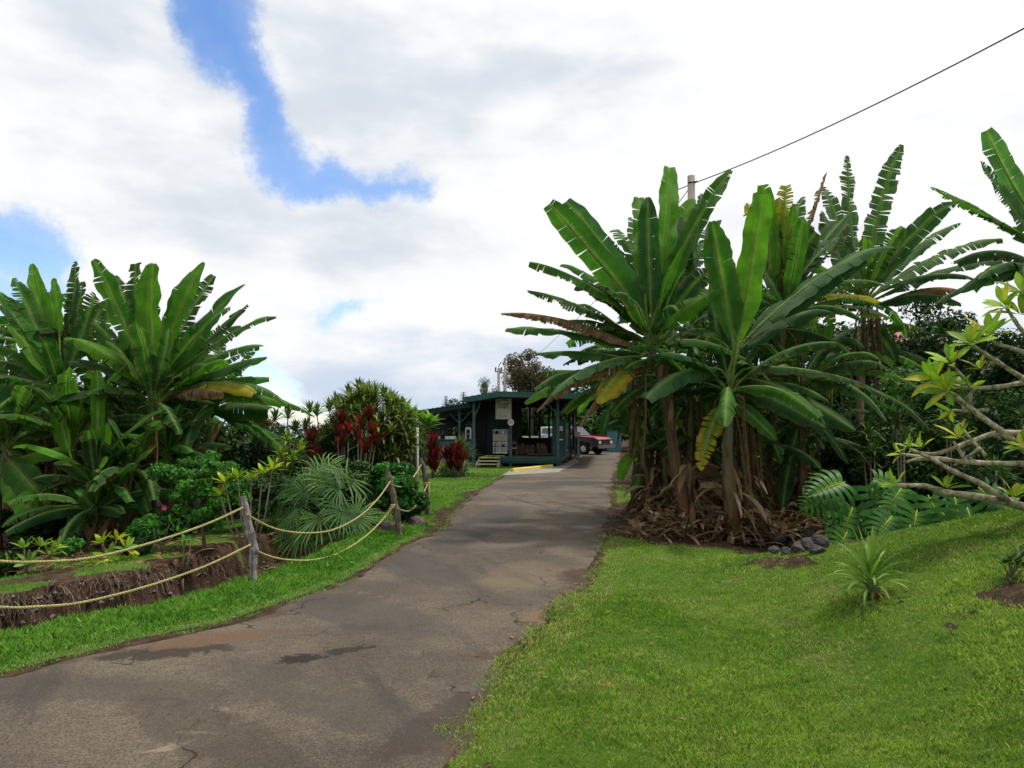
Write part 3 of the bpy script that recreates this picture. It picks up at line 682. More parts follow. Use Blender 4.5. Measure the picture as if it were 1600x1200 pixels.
banana_plant('banana plant nearest the road with leaves fanning left over the pavilion roof', (1078,812), (1018,540), 12.4, [
  (1000,470,858,318,52,16,.75,'n',.12,-.3), (1005,465,884,314,44,18,.8,'g',.08,.2), (985,480,828,406,46,18,.25,'n',.75,-.3),
  (1000,532,824,452,50,24,.15,'d',.85,.4), (990,548,783,487,34,26,.10,'br',.95,.6), (975,550,792,512,48,22,.35,'n',.15,.9),
  (965,570,838,552,50,14,.4,'n',.3,1.2), (1018,470,1012,300,44,4,.85,'d',.2,.1), (1038,395,1046,262,46,2,.95,'b',.05,.3),
  (1003,420,998,298,38,2,.9,'b',.1,.4), (1035,440,1143,264,40,26,.75,'n',.15,.2), (960,440,878,408,34,10,.3,'n',.3,.9),
  (975,575,936,628,62,18,.35,'y',.25,-.6), (990,565,862,612,40,30,.2,'g',.4,-.8), (985,585,838,640,40,40,.15,'br',.95,-.8),
  (1030,470,1085,300,46,8,.85,'b',.1,.6), (1000,585,905,660,44,28,.15,'br',.9,-.2), (1050,470,1060,330,46,6,.85,'d',.2,.5), (1055,480,1110,420,50,16,.6,'d',.6,-.1), (1070,480,1098,296,50,4,.8,'n',.3,.8), (1000,500,900,440,50,18,.4,'d',.35,.6), (990,520,872,500,46,18,.3,'n',.5,.5), (1000,560,880,566,46,20,.25,'d',.4,1.0), (1010,480,935,372,52,10,.6,'d',.45,.9), (1030,470,958,348,44,6,.7,'n',.5,1.4), (990,540,905,470,46,20,.3,'d',.8,1.3), (1020,460,985,330,44,4,.7,'n',.6,1.2), (1000,600,880,640,44,36,.2,'d',.6,.8), (1055,460,1120,345,46,8,.6,'g',.6,.9), (1045,500,1130,450,46,22,.4,'b',.3,-.5), (1000,575,920,545,40,10,.3,'n',.7,1.2), (1060,500,1075,380,60,4,.8,'d',.3,.6)],
  fill=6, dead=5, seed=5, rstem=.12, stemcol=((.12,.05,.018),(.08,.07,.03)))
banana_plant('banana plant with low leaves arching left across the pavilion roof edge', (1020,790), (985,590), 14.2, [
  (940,585,836,606,40,32,.3,'g',.2,.0), (945,600,820,624,40,34,.15,'n',.5,.4), (948,595,850,580,36,14,.3,'n',.4,.8),
  (965,620,1003,700,36,0,.8,'n',.1,-.4), (960,610,942,680,30,10,.5,'d',.3,-.2)], fill=5, fillL=1.5, dead=5, seed=8, rstem=.09)
banana_plant('banana plant behind the front one with yellowing upright leaves', (1185,800), (1225,500), 13.6, [
  (1195,430,1192,284,40,2,.8,'b',.2,.1), (1212,430,1228,283,40,2,.7,'y',.85,.2), (1232,420,1292,268,36,2,.45,'br',.95,.4),
  (1225,420,1265,345,44,0,.85,'b',.2,.2), (1228,400,1240,318,30,0,.8,'b',.1,.0), (1240,440,1180,300,46,6,.7,'d',.2,.5),
  (1240,470,1375,470,40,30,.2,'y',.6,-.2), (1245,480,1400,500,46,32,.15,'d',.7,-.3), (1250,430,1330,330,46,6,.6,'d',.5,.8),
  (1220,460,1275,360,54,10,.6,'d',.6,-.1), (1240,450,1380,440,40,24,.3,'n',.6,-.6), (1215,440,1165,310,44,4,.7,'y',.8,.8), (1225,440,1255,300,40,2,.7,'n',.6,.9), (1240,440,1310,370,44,12,.6,'g',.6,.3), (1235,430,1215,310,46,2,.8,'b',.4,.6), (1230,480,1180,400,50,14,.6,'d',.6,-.3), (1235,520,1340,560,46,22,.2,'d',.5,-.5)], fill=6, dead=5, seed=11, rstem=.12)
banana_plant('tallest banana plant with two ragged leaves standing straight up', (1328,770), (1352,470), 15.0, [
  (1335,410,1324,238,40,2,.85,'g',.75,.2), (1362,400,1409,223,44,2,.92,'g',.65,.1), (1325,400,1286,285,36,4,.8,'g',.5,.4),
  (1365,430,1493,308,40,12,.8,'d',.15,-.2), (1375,440,1500,345,34,20,.4,'n',.4,.5), (1378,450,1565,368,40,26,.30,'n',.55,-.3),
  (1385,462,1578,404,38,28,.3,'g',.45,.2), (1385,480,1500,452,40,26,.15,'br',.5,.4), (1375,480,1500,470,40,26,.2,'d',.4,.2),
  (1330,450,1235,400,40,20,.4,'d',.5,.2), (1345,520,1400,565,40,16,.3,'d',.3,-.2), (1350,575,1393,570,30,10,.6,'b',.1,-.5), (1320,440,1285,330,50,10,.6,'d',.6,.5)],
  fill=5, dead=12, seed=14, rstem=.11, stemcol=((.28,.19,.11),(.26,.18,.11)))
banana_plant('banana plant at the right picture edge with leaves reaching left', (1690,760), (1640,430), 12.5, [
  (1620,330,1541,204,44,4,.8,'g',.2,-.2), (1615,360,1532,252,44,10,.6,'g',.6,-.3), (1600,355,1455,292,36,20,.25,'n',.7,.2),
  (1610,370,1470,300,34,18,.3,'g',.6,.5), (1620,290,1562,225,30,8,.6,'b',.1,.2), (1620,400,1500,455,56,34,.25,'g',.3,-.4), (1640,400,1680,240,40,4,.8,'n',.2,.1),
  (1625,400,1570,420,40,12,.4,'d',.4,.3)], fill=5, dead=3, seed=17, rstem=.12)
for (bx, cy, Y, sd, lab) in ((1030,655,14.8,21,'small banana sucker at the left foot of the right clump'), (1082,600,13.2,22,'slim banana plant between the two front stems of the right clump'),
                        (1165,615,12.7,23,'slim pale green banana sucker right of the front stem'), (1250,600,13.4,24,'banana plant with dry drooping leaves above the lava rocks'),
                        (1215,560,14.4,25,'shaded banana plant deep inside the right clump'), (1110,540,14.8,26,'shaded banana plant at the back of the right clump'),
                        (1290,560,15.8,27,'shaded banana plant left of the dry hanging stalk'), (1050,560,15.5,28,'shaded banana plant behind the brown leaning stem'),(1165,520,16.0,29,'upright banana plant hidden at the rear of the right clump')):
    ex = []
    if sd == 21: ex = [(1000,708,968,744,26,18,.3,'b',.2,-.5), (1010,650,1003,560,34,0,.8,'d',.1,.1), (1008,700,990,775,26,10,.4,'g',.3,-.5)]
    if sd == 24: ex = [(1248,640,1325,720,44,8,.5,'d',.2,-.4), (1260,650,1222,800,34,0,.7,'d',.3,-.5), (1285,600,1420,642,42,18,.3,'n',.3,-.3)]
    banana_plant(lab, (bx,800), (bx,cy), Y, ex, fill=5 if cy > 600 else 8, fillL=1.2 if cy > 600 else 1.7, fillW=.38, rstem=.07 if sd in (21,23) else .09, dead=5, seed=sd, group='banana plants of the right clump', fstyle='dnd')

for (bx, cy, Y, sd, lab) in ((1040,705,14.0,71,'low shaded banana sucker behind the hanging leaf nearest the road'),(1105,690,13.6,72,'low shaded banana sucker between the leaning and the upright front stems'),(1195,700,13.4,73,'low shaded banana sucker right of the upright front stem'),
                        (1262,690,14.0,74,'low shaded banana sucker behind the lava rocks'),(1150,660,14.6,75,'low shaded banana sucker directly behind the upright front stem'),(1070,630,14.4,76,'shaded banana plant with drooping leaves behind the leaning stem'),(1225,630,14.8,77,'shaded banana plant with drooping leaves right of centre in the clump')):
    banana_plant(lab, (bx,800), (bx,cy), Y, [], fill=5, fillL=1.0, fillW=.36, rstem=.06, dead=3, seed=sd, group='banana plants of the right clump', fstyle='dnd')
# ---- left clump
banana_plant('banana plant of the left clump with a bright broad leaf standing upright', (222,868), (240,635), 13.0, [
  (243,545,241,402,56,2,.98,'b',.0,.0), (262,530,319,410,40,6,.9,'b',.08,.2), (225,580,146,400,56,20,.8,'n',.15,-.2), (258,550,300,425,44,6,.7,'n',.1,.5),
  (265,570,384,444,46,12,.5,'n',.15,.1), (275,560,360,474,46,10,.45,'n',.3,-.3), (285,560,387,476,36,10,.35,'d',.5,.3), (290,560,432,486,36,14,.3,'n',.5,.2),
  (285,575,407,535,40,18,.25,'n',.3,-.3), (300,590,417,556,42,16,.25,'n',.2,.4), (295,585,448,624,40,32,.3,'n',.15,.3), (300,605,450,628,40,14,.35,'b',.1,.6), (300,600,398,612,44,26,.25,'y',.05,-.4),
  (292,610,348,612,40,14,.10,'br',.8,-.7), (235,590,100,522,44,22,.35,'b',.4,-.6), (215,560,212,412,50,4,.5,'d',.85,.4), (225,560,180,430,44,8,.6,'d',.7,.7), (250,580,265,510,56,4,.7,'d',.6,-.5),
  (300,600,420,590,36,14,.3,'n',.3,.5), (235,560,232,440,50,6,.7,'d',.4,.9), (255,560,335,430,40,8,.6,'d',.5,.9), (245,570,175,440,44,12,.7,'n',.5,1.0), (275,590,375,500,38,14,.4,'d',.6,1.0), (230,590,130,480,44,14,.5,'n',.6,.9), (225,600,120,560,40,18,.3,'g',.7,-.3), (285,600,350,560,40,22,.3,'b',.3,-.8), (225,590,165,530,40,16,.3,'n',.7,-.7)], fill=5, dead=2, seed=31, rstem=.12)
banana_plant('banana plant left of the bright upright leaf with tall narrow leaves', (95,868), (98,625), 13.4, [
  (82,545,22,432,42,6,.6,'n',.6,-.2), (62,500,50,412,34,0,.8,'b',.1,.4), (90,480,82,430,34,0,.9,'b',.1,.3), (105,570,0,455,44,18,.45,'n',.4,-.3), (110,560,150,450,54,8,.6,'d',.75,-.1),
  (85,600,-20,535,44,24,.2,'n',.8,-.5), (110,560,130,440,46,6,.6,'d',.7,.4), (80,600,-30,560,44,24,.2,'g',.85,-.2), (120,580,200,520,44,14,.3,'d',.5,.4), (70,560,10,470,40,10,.6,'d',.6,.5), (95,540,68,450,44,4,.8,'n',.4,.7), (85,560,35,480,44,8,.6,'n',.6,.1), (110,550,170,470,42,10,.6,'n',.6,.6), (105,560,118,405,40,4,.7,'d',.6,.8), (80,590,0,500,44,20,.4,'b',.4,-.5), (90,600,-20,610,44,30,.2,'n',.7,-.6)],
  fill=6, dead=3, seed=33, rstem=.11)
banana_plant('banana plant at the left picture edge with leaves hanging low', (5,870), (8,700), 12.4, [
  (40,722,115,700,42,10,.3,'b',.1,-.3), (10,720,75,790,60,8,.6,'n',.2,-.6), (0,690,30,600,50,4,.7,'d',.2,.0), (0,770,50,800,50,14,.5,'b',.1,-.8), (-10,700,-60,600,46,6,.6,'n',.4,.2)], fill=6, fillL=1.2, dead=1, seed=35, rstem=.08)
banana_plant('young banana sucker with a fresh yellow green leaf in the left clump', (158,858), (150,765), 12.0, [
  (148,725,143,665,56,4,.95,'d',.0,-.3), (152,690,152,575,30,0,.9,'b',.0,.1), (158,720,168,660,34,4,.9,'l',.0,.0), (150,735,165,725,40,8,.8,'l',.0,-.4),
  (130,720,20,692,36,18,.35,'b',.1,-.4), (165,700,252,640,22,18,.5,'n',.1,-.2), (90,680,88,600,46,0,.9,'b',.05,.6)], fill=5, fillL=.9, fillW=.34, dead=1, seed=37, rstem=.055)
for (bx, cy, Y, sd, lab, ex) in (
   (205,740,12.2,41,'low banana plant with small drooping leaves in front of the left clump', [(208,722,240,700,38,8,.5,'b',.05,-.3), (200,730,165,760,34,10,.5,'n',.1,-.4), (190,760,140,800,34,12,.5,'d',.1,-.4), (215,760,232,800,36,8,.7,'d',.0,-.4)]),
   (150,800,11.8,42,'smallest banana sucker near the croton bushes', [(145,790,120,770,34,8,.6,'n',.05,-.3),(155,790,190,800,30,8,.6,'d',.05,-.3),(150,780,120,830,40,10,.6,'d',.05,-.4)]),
   (262,715,12.8,43,'banana plant with dark leaves beside the dangling flower stalk', [(265,700,300,690,34,10,.5,'b',.1,-.3),(240,780,262,715,36,2,.8,'b',.05,-.4),(270,700,330,720,34,14,.4,'n',.2,-.2)]),
   (60,720,13.6,44,'dark banana plant between the left edge and the young sucker', []), (180,660,14.6,45,'shaded banana plant standing behind the left clump', []),
   (330,640,14.2,46,'banana plant with wide dark leaves above the hibiscus bush', [(335,640,420,640,60,16,.4,'d',.2,-.3),(330,660,300,600,60,6,.7,'d',.2,-.3),(350,655,445,700,36,20,.4,'n',.2,.3),(345,650,440,665,34,14,.3,'br',.8,.2)]),
   (-60,600,14.5,47,'banana plant just outside the left picture edge', []), (20,600,15.6,48,'tall shaded banana plant at the rear left of the clump', []), (290,620,15.4,49,'shaded banana plant at the rear right of the left clump', []),
   (115,690,12.6,50,'banana plant with broad dark leaves behind the yellow green sucker', [(110,700,100,610,60,4,.9,'b',.0,-.2),(120,690,180,640,60,8,.7,'d',.1,0)]),(200,650,13.4,54,'banana plant with long shaded leaf hanging beside the sucker', [(190,620,212,720,44,0,.8,'n',.05,-.4),(180,630,160,700,50,0,.8,'d',.05,-.2)])):
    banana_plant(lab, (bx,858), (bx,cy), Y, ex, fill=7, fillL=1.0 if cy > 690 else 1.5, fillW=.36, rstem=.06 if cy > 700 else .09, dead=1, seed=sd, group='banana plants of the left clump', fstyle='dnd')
for (px, ty, rx, lab) in ((30,560,1.3,'dark leafy tree behind the leftmost banana plants'),(120,550,1.3,'dark leafy tree behind the middle of the left bananas'),(215,560,1.3,'dark leafy tree behind the bright upright banana leaf'),(300,590,1.1,'dark leafy tree behind the brown edged banana leaf')):
    LATE.append((px, ty, rx, lab))
for (bx, cy, Y, sd, lab) in ((150,560,14.6,81,'tall shaded banana plant between the two main left crowns'),(45,540,14.8,82,'tall shaded banana plant near the left picture edge'),(265,590,14.6,83,'tall shaded banana plant behind the bright upright leaf')):
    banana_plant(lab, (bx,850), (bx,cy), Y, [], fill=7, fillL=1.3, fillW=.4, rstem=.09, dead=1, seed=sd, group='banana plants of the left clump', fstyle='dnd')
# dangling banana flower stalk
o = P(243,812,12.0); mb = MB(); pts = [P(x, y, 12.0)+Vector((0,0,0)) for x, y in ((236,650),(243,665),(246,700),(244,760),(243,812))]
mb.tube(pts, [.02,.018,.014,.012,.010], 6, (.25,.12,.05)); t_ = thing('banana_flower_stalk', 'long brown banana flower stalk hanging straight down with shrivelled bracts', 'flower stalk', o)
mb.build('stalk', M['stem'], t_, True, o)
mb = MB()
for k in range(46):
    f = k/46; q = pts[1].lerp(pts[4], f); a = k*2.4; mb.strap(q, (math.cos(a), math.sin(a), -.5), .04+.015*rng.random(), .02, 1.5, (.30,.13,.04), 2)
mb.build('bract', M['dead'], t_, True, o)
mb = MB()
for k in range(7):
    a = k; q = pts[2]+Vector((-.04,0,.12)); mb.strap(q, (math.cos(a)*.6-.6, math.sin(a)*.5, -.9), .22, .09, .6, (.26,.10,.04), 4)
mb.build('flower_bud', M['dead'], t_, True, o)

# ------------------------------------------------------------------ generic foliage
def cloud(clumps, n, size, cols, aspect=.5, up=.25, shell=.55):
    """many single-quad leaves on/inside clumps (cx,cy,cz,rx,ry,rz); returns V,F,C"""
    cl = np.array(clumps, float); wv = (cl[:,3]*cl[:,4]*cl[:,5])**(2/3); wv /= wv.sum()
    k = nr.choice(len(cl), n, p=wv); d_ = unit(nr.normal(size=(n,3))); r_ = shell+(1.08-shell)*nr.random((n,1))**.7
    c = cl[k,:3]+d_*r_*cl[k,3:6]
    nm = unit(d_*np.array([1,1,1])+np.array([0,0,up])+nr.normal(size=(n,3))*.5)
    t = unit(np.cross(nm, nr.normal(size=(n,3)))+np.array([0,0,-.25])); sd = unit(np.cross(nm, t))
    L = size*(.6+.8*nr.random((n,1))); w = L*aspect
    V = np.empty((n,4,3)); V[:,0] = c-t*L*.5; V[:,1] = c-sd*w*.5+nm*w*.12; V[:,2] = c+t*L*.5-nm*L*.1; V[:,3] = c+sd*w*.5+nm*w*.12
    ca = np.array(cols); pick = nr.integers(0, len(ca), len(cl))  # one tone leads each clump
    tone = np.where(nr.random(n) < .6, pick[k], nr.integers(0, len(ca), n)); C = ca[tone]*(.7+.6*nr.random((n,1)))
    C = np.repeat(C[:,None,:], 4, 1)
    return V.reshape(-1,3), (np.arange(n)*4)[:,None]+np.array([[0,1,2,3]]), C.reshape(-1,3)
def clumpset(c, r, n, cr, rs, flat_=.8):
    out_ = []
    for i in range(n):
        while True:
            d_ = Vector((rs.uniform(-1,1), rs.uniform(-1,1), rs.uniform(-1,1)))
            if d_.length < 1: break
        d_ = d_*(.45+.55*rs.random()); s_ = cr*(.6+.8*rs.random())
        out_.append((c[0]+d_.x*r[0], c[1]+d_.y*r[1], c[2]+d_.z*r[2], s_, s_, s_*flat_))
    return out_
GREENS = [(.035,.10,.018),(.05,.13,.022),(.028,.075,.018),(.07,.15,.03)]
DARKS = [(.012,.034,.009),(.020,.055,.012),(.008,.024,.007),(.040,.085,.017)]  # shade of the dense foliage is put into these near-black greens
def tree(name, label, cat, base, top, rad, ncl, cr, nleaf, lsize, cols, seed, trunkr=.15, group=None, low=.25, aspect=.5, flat_=.75, shell=.5):
    rs = random.Random(seed); o = Vector(base); hgt = top-o.z
    t_ = thing(name, label, cat, o, 0, group)
    cz = o.z+hgt*(low+(1-low)/2); r = (rad[0], rad[1], hgt*(1-low)/2)
    cs = clumpset((o.x, o.y, cz), (r[0], r[1], r[2]*.9), ncl, cr, rs, flat_)
    V, F, C = cloud(cs, nleaf, lsize, cols, aspect, shell=shell)
    npmesh('crown', V, F, C, M['leaf'], t_, o)
    mb = MB(); tp = Vector((o.x, o.y, cz)); k1 = o.lerp(tp, .5)+Vector((rs.uniform(-.2,.2), 0, 0))
    mb.tube([o-Vector((0,0,.1)), k1, tp], [trunkr, trunkr*.75, trunkr*.4], 8)
    for c in cs[:min(14, len(cs))]:
        q = Vector(c[:3]); s_ = o.lerp(tp, .45+.4*rs.random()); mb.tube([s_, s_.lerp(q, .5)+Vector((0,0,-.05*hgt*.3)), q], [trunkr*.4, trunkr*.25, trunkr*.08], 5)
    mb.build('trunk', M['bark'], t_, True, o); return t_
# dark wood behind the right clump
spec = [ # px, topy, Y, rx, label
 (1075,560,24,1.7,'dark leafy tree just left of the right banana clump',0), (1095,540,21,1.9,'dark tree showing between the front banana stems',1), (1200,500,21,2.4,'dense dark tree behind the middle of the right clump',1),
 (1300,450,20,2.2,'dense tree behind the dry hanging banana leaves',1), (1385,495,19.5,1.9,'dark bushy tree below the arching banana leaves',1), (1455,440,24,2.6,'tall dark tree whose top shows beside the right edge bananas',1),
 (1440,545,17.5,1.5,'shaded tree with mid green leaves below the red roof',0), (1530,470,18.5,2.2,'dense dark tree behind the upper plumeria branches',1), (1600,440,19,2.4,'dark tree at the right picture edge behind the plumeria',1),
 (1700,420,19,2.6,'dark tree beyond the right picture edge',1), (1380,590,15.8,1.1,'leafy shrub right of the dry banana stalk',0), (1500,590,15,1.4,'dark shrub behind the plumeria whorls',1), (1590,600,14.5,1.5,'dark shrub at the right edge behind the thick branches',1), (1430,650,14,1.0,'low dark shrub above the monstera leaves',1),(1330,640,15,.9,'dark shrub at the foot of the dry stalk',1),(1540,680,13,.9,'low dark shrub behind the plumeria fork',1)]
for i, (px, ty, Y, rx, lab, kd) in enumerate(spec):
    b_ = on(px, Y); top = P(px, ty, Y).z
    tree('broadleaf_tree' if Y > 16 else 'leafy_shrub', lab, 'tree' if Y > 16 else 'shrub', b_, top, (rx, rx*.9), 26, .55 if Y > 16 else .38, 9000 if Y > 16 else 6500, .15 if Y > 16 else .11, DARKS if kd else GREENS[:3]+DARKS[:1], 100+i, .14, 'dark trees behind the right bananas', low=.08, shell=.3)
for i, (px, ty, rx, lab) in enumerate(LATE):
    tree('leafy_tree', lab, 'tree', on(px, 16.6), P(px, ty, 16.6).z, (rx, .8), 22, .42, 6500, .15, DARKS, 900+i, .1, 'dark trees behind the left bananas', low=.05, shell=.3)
# undergrowth mass right
cs = []
for px, Y, z_ in [(x, 17.5+1.5*rng.random(), 1.6+1.0*rng.random()) for x in range(1075, 1750, 24)]:
    q = on(px, Y); cs.append((q.x, q.y, q.z+z_*.5, .6, .5, z_*.6))
for px, Y, z_ in [(x, 15.5+2*rng.random(), .5+.7*rng.random()) for x in range(1020, 1720, 28)]:
    q = on(px, Y); cs.append((q.x, q.y, q.z+z_*.6, .55, .5, z_*.7))
for px, Y, z_ in [(x, 11.3+1.2*rng.random(), .35) for x in range(1320, 1720, 22)]:
    q = on(px, Y); cs.append((q.x, q.y, q.z+.2, .35, .4, .35))
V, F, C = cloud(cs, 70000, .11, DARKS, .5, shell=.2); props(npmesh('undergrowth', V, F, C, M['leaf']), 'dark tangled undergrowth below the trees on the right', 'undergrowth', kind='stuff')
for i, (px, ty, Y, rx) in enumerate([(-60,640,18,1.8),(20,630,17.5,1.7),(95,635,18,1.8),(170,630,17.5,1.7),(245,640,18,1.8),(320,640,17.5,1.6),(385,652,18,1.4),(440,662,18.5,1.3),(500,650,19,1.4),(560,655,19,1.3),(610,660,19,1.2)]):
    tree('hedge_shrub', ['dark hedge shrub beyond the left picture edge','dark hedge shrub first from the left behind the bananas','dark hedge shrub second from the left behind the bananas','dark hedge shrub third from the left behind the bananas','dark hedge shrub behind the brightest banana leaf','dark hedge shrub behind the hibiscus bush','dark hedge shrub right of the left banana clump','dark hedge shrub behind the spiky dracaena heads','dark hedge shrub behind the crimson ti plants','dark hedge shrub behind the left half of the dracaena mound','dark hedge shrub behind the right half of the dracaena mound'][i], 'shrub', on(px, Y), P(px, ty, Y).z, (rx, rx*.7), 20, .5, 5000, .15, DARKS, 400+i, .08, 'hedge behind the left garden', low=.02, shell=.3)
# trees behind the pavilion
for i, (px, ty, Y, rx, lab) in enumerate([(905,600,56,3.2,'dark tree behind the right end of the pavilion'),(955,590,60,3.6,'dark tree above the small blue green shed'),(1010,580,52,3.2,'dark tree right of the shed behind the bananas'),(850,622,62,3.2,'tree seen through the open pavilion deck'),
   (800,624,66,3.4,'tree seen between the pavilion posts'),(740,634,64,3.2,'green tree seen through the left wing of the pavilion'),(690,640,62,3.0,'green tree left of the pavilion interior'),(890,630,53,2.2,'shrubby tree behind the parked vehicles'),(935,630,56,2.4,'leafy tree directly behind the parked red pickup'),(990,620,60,2.4,'tree beside the blue green shed')]):
    b_ = on(px, Y); tree('broadleaf_tree', lab, 'tree', b_, P(px, ty, Y).z, (rx, rx*.7), 26, 1.0, 6500, .36, GREENS[:3]+DARKS[:2] if i % 3 else DARKS, 200+i, .2, 'trees behind the pavilion', low=.05, shell=.3)
tree('spreading_tree', 'tall brownish open crowned tree rising above the pavilion roof', 'tree', on(832,58), P(832,543,58).z, (2.6,2.2), 18, .85, 9000, .22, [(.085,.07,.04),(.11,.08,.05),(.06,.055,.03),(.05,.06,.025)], 301, .25, low=.40, flat_=.7, shell=.2)
tree('spreading_tree', 'lower brownish tree crown right of the tall one', 'tree', on(868,60), P(868,565,60).z, (2.3,2), 13, .75, 6000, .22, [(.085,.07,.04),(.06,.055,.03),(.05,.06,.025)], 302, .2, low=.45, flat_=.6, shell=.2)
tree('wispy_tree', 'wispy grey green tree above the roof left of the utility poles', 'tree', on(764,60), P(764,590,60).z, (1.1,1.1), 16, .32, 2600, .16, [(.12,.13,.08),(.09,.10,.06)], 303, .1, low=.45, flat_=1.6, shell=.1, aspect=.3)
tree('round_shrub', 'small round dark tree top peeping over the low roof', 'tree', on(713,52), P(713,625,52).z, (.7,.7), 8, .45, 1600, .16, DARKS, 304, .1, low=.5)
for i, (px, ty, w) in enumerate(((697,618,.55),(724,612,.75))):   # Norfolk pines
    Y = 54; o = on(px, Y); top = P(px, ty, Y).z; t_ = thing('pine_tree', ('slim pointed dark pine top over the left roof end','pointed pine top beside the roof step')[i], 'tree', o)
    mb = MB(); mb.tube([o, (o.x, o.y, top)], [.16,.02], 6); mb.build('trunk', M['bark'], t_, True, o); mb = MB()
    for k in range(26):
        f = .3+.7*k/26; z = o.z+(top-o.z)*f; R_ = w*2.2*(1-f)+.15
        for j in range(9):
            a = j*.698+k; mb.strap((o.x, o.y, z), (math.cos(a), math.sin(a), .25), R_*(.8+.4*rng.random()), .22, .3, DARKS[rng.randrange(3)], 3)
    mb.build('crown', M['leaf'], t_, False, o)

# ------------------------------------------------------------------ left garden shrubs
def rosette(mb, c, n, L, w, cols, droop=1.2, updir=Vector((0,0,1)), spread=(.15,1.35), nseg=4, rs=rng):
    q0 = Vector((0,0,1)).rotation_difference(updir.normalized())
    for k in range(n):
        f = k/n; a = k*2.399+rs.random()*.3; e = spread[0]+(spread[1]-spread[0])*f
        d_ = q0 @ Vector((math.sin(e)*math.cos(a), math.sin(e)*math.sin(a), math.cos(e)))
        c_ = cols[rs.randrange(len(cols))]; j = .75+.5*rs.random()
        mb.strap(c+Vector((0,0,-.10*f*L)), d_, L*(.7+.3*f)*(.85+.3*rs.random()), w, droop*(.6+f*.6), tuple(x*j for x in c_), nseg)
def dracaena(name, label, cat, px, Y, heads, L, w, cols, n=26, droop=1.2, group=None, stemr=.018, spread=(.15,1.45)):
    o = on(px, Y); t_ = thing(name, label, cat, o, 0, group); mb = MB(); ms = MB()
    for (hx, hy, dy) in heads:
        c = P(hx, hy, Y+dy); b0 = Vector((o.x+(c.x-o.x)*.3, Y+dy*.5, o.z)); mid = b0.lerp(c, .6)+Vector(((c.x-o.x)*.05, 0, 0))
        ms.tube([b0, mid, c], [stemr*1.3, stemr, stemr*.7], 5, (.16,.13,.09)); rosette(mb, c, n, L, w, cols, droop, (c-mid)+Vector((0,0,.3)), spread)
    ms.build('stem', M['stem'], t_, True, o); mb.build('foliage', M['strap'], t_, True, o); return t_
DG = [(.075,.13,.025),(.05,.10,.02),(.10,.16,.035),(.035,.075,.018)]
rs = random.Random(5)
hd = []
for k in range(170):   # rounded mound (570..655, 600..720)
    a = rs.random()*2*math.pi; rr_ = math.sqrt(rs.random()); hx = 582+math.cos(a)*rr_*62; hy = 682-math.sin(a)*rr_*(68 if math.sin(a) > 0 else 60); hd.append((hx, hy, rs.uniform(-.9,.9)*math.sqrt(max(.05, 1-rr_*rr_))))
dracaena('dracaena_shrub', 'large rounded dracaena shrub with arching striped leaves left of the pavilion', 'shrub', 600, 15.8, hd, .44, .045, [(.13,.18,.045),(.08,.125,.026),(.19,.24,.075),(.045,.08,.018)], 24, 1.7, stemr=.012)
hd = [(530+rs.uniform(-42,40), 725-rs.random()*100, rs.uniform(-.6,.6)) for k in range(46)]+[(515,640,0),(545,618,.3),(560,608,.2)]
dracaena('dracaena_shrub', 'bushy green dracaena shrub behind the red ti plants', 'shrub', 535, 16.4, hd, .42, .05, DG, 22, 1.4)
dracaena('dragon_tree', 'spiky dracaena head rising left of the red plants against the sky', 'plant', 482, 15.2, [(484,642,0),(478,668,.1),(490,690,.1)], .36, .035, DG, 30, .6)
dracaena('dragon_tree', 'pair of spiky dracaena heads beside the banana leaves', 'plant', 440, 15.5, [(430,655,0),(450,652,.1),(412,668,.2),(462,672,.1),(440,680,-.2),(398,690,0)], .36, .04, [(.04,.085,.03),(.03,.07,.02)], 30, .7)
dracaena('dracaena_shrub', 'yellow green drooping dracaena below the spiky heads', 'plant', 446, 13.6, [(450,690,0),(440,715,-.2),(458,722,-.2),(470,705,.1),(432,735,0),(455,745,-.2)], .36, .055, [(.16,.24,.03),(.10,.18,.025),(.22,.28,.04)], 18, 2.0)
RED = [(.11,.009,.016),(.07,.008,.012),(.26,.016,.03),(.045,.014,.012),(.035,.05,.015)]; RED2 = [(.07,.010,.012),(.09,.009,.014),(.04,.013,.011)]
def ti(label, px, Y, heads, L=.42, cols=RED, n=24, w=.062):
    return dracaena('ti_plant', label, 'ti plant', px, Y, heads, L, w, cols, n, .35, 'red ti plants', .014, (.05,.75))
ti('tallest bright crimson ti plant in front of the dracaena mound', 560, 13.8, [(576,655,0),(566,668,-.1),(582,676,0),(560,688,.1),(586,695,0),(572,705,-.1)], .36)
ti('crimson ti plant left of the tallest one', 538, 13.9, [(534,662,0),(528,680,-.1),(545,676,.1),(538,696,0),(530,706,0)], .34)
ti('dull maroon ti plant nearest the spiky dracaena heads', 488, 14.0, [(488,690,0),(484,710,0),(494,722,-.1)], .42, RED2)
ti('narrow red ti plant standing against the teal counter wall', 677, 25.5, [(677,694,0),(673,707,0),(681,712,0),(676,722,0),(674,731,0),(680,734,-.1),(677,728,.1)], .62, RED2+[(.16,.012,.022)], 26, .09)
ti('wide red ti plant next to the pavilion corner post', 712, 25.8, [(706,712,0),(698,718,0),(716,708,.2),(722,722,0),(710,726,0),(704,732,0),(716,734,-.1),(712,729,.1)], .62, RED2+[(.16,.012,.022)], 26, .09)
dracaena('spiky_plant', 'dark green spiky plant behind the wide red ti plant', 'plant', 722, 26.6, [(722,698,0),(730,712,0),(716,706,0)], .62, .06, [(.05,.10,.03)], 26, .9)
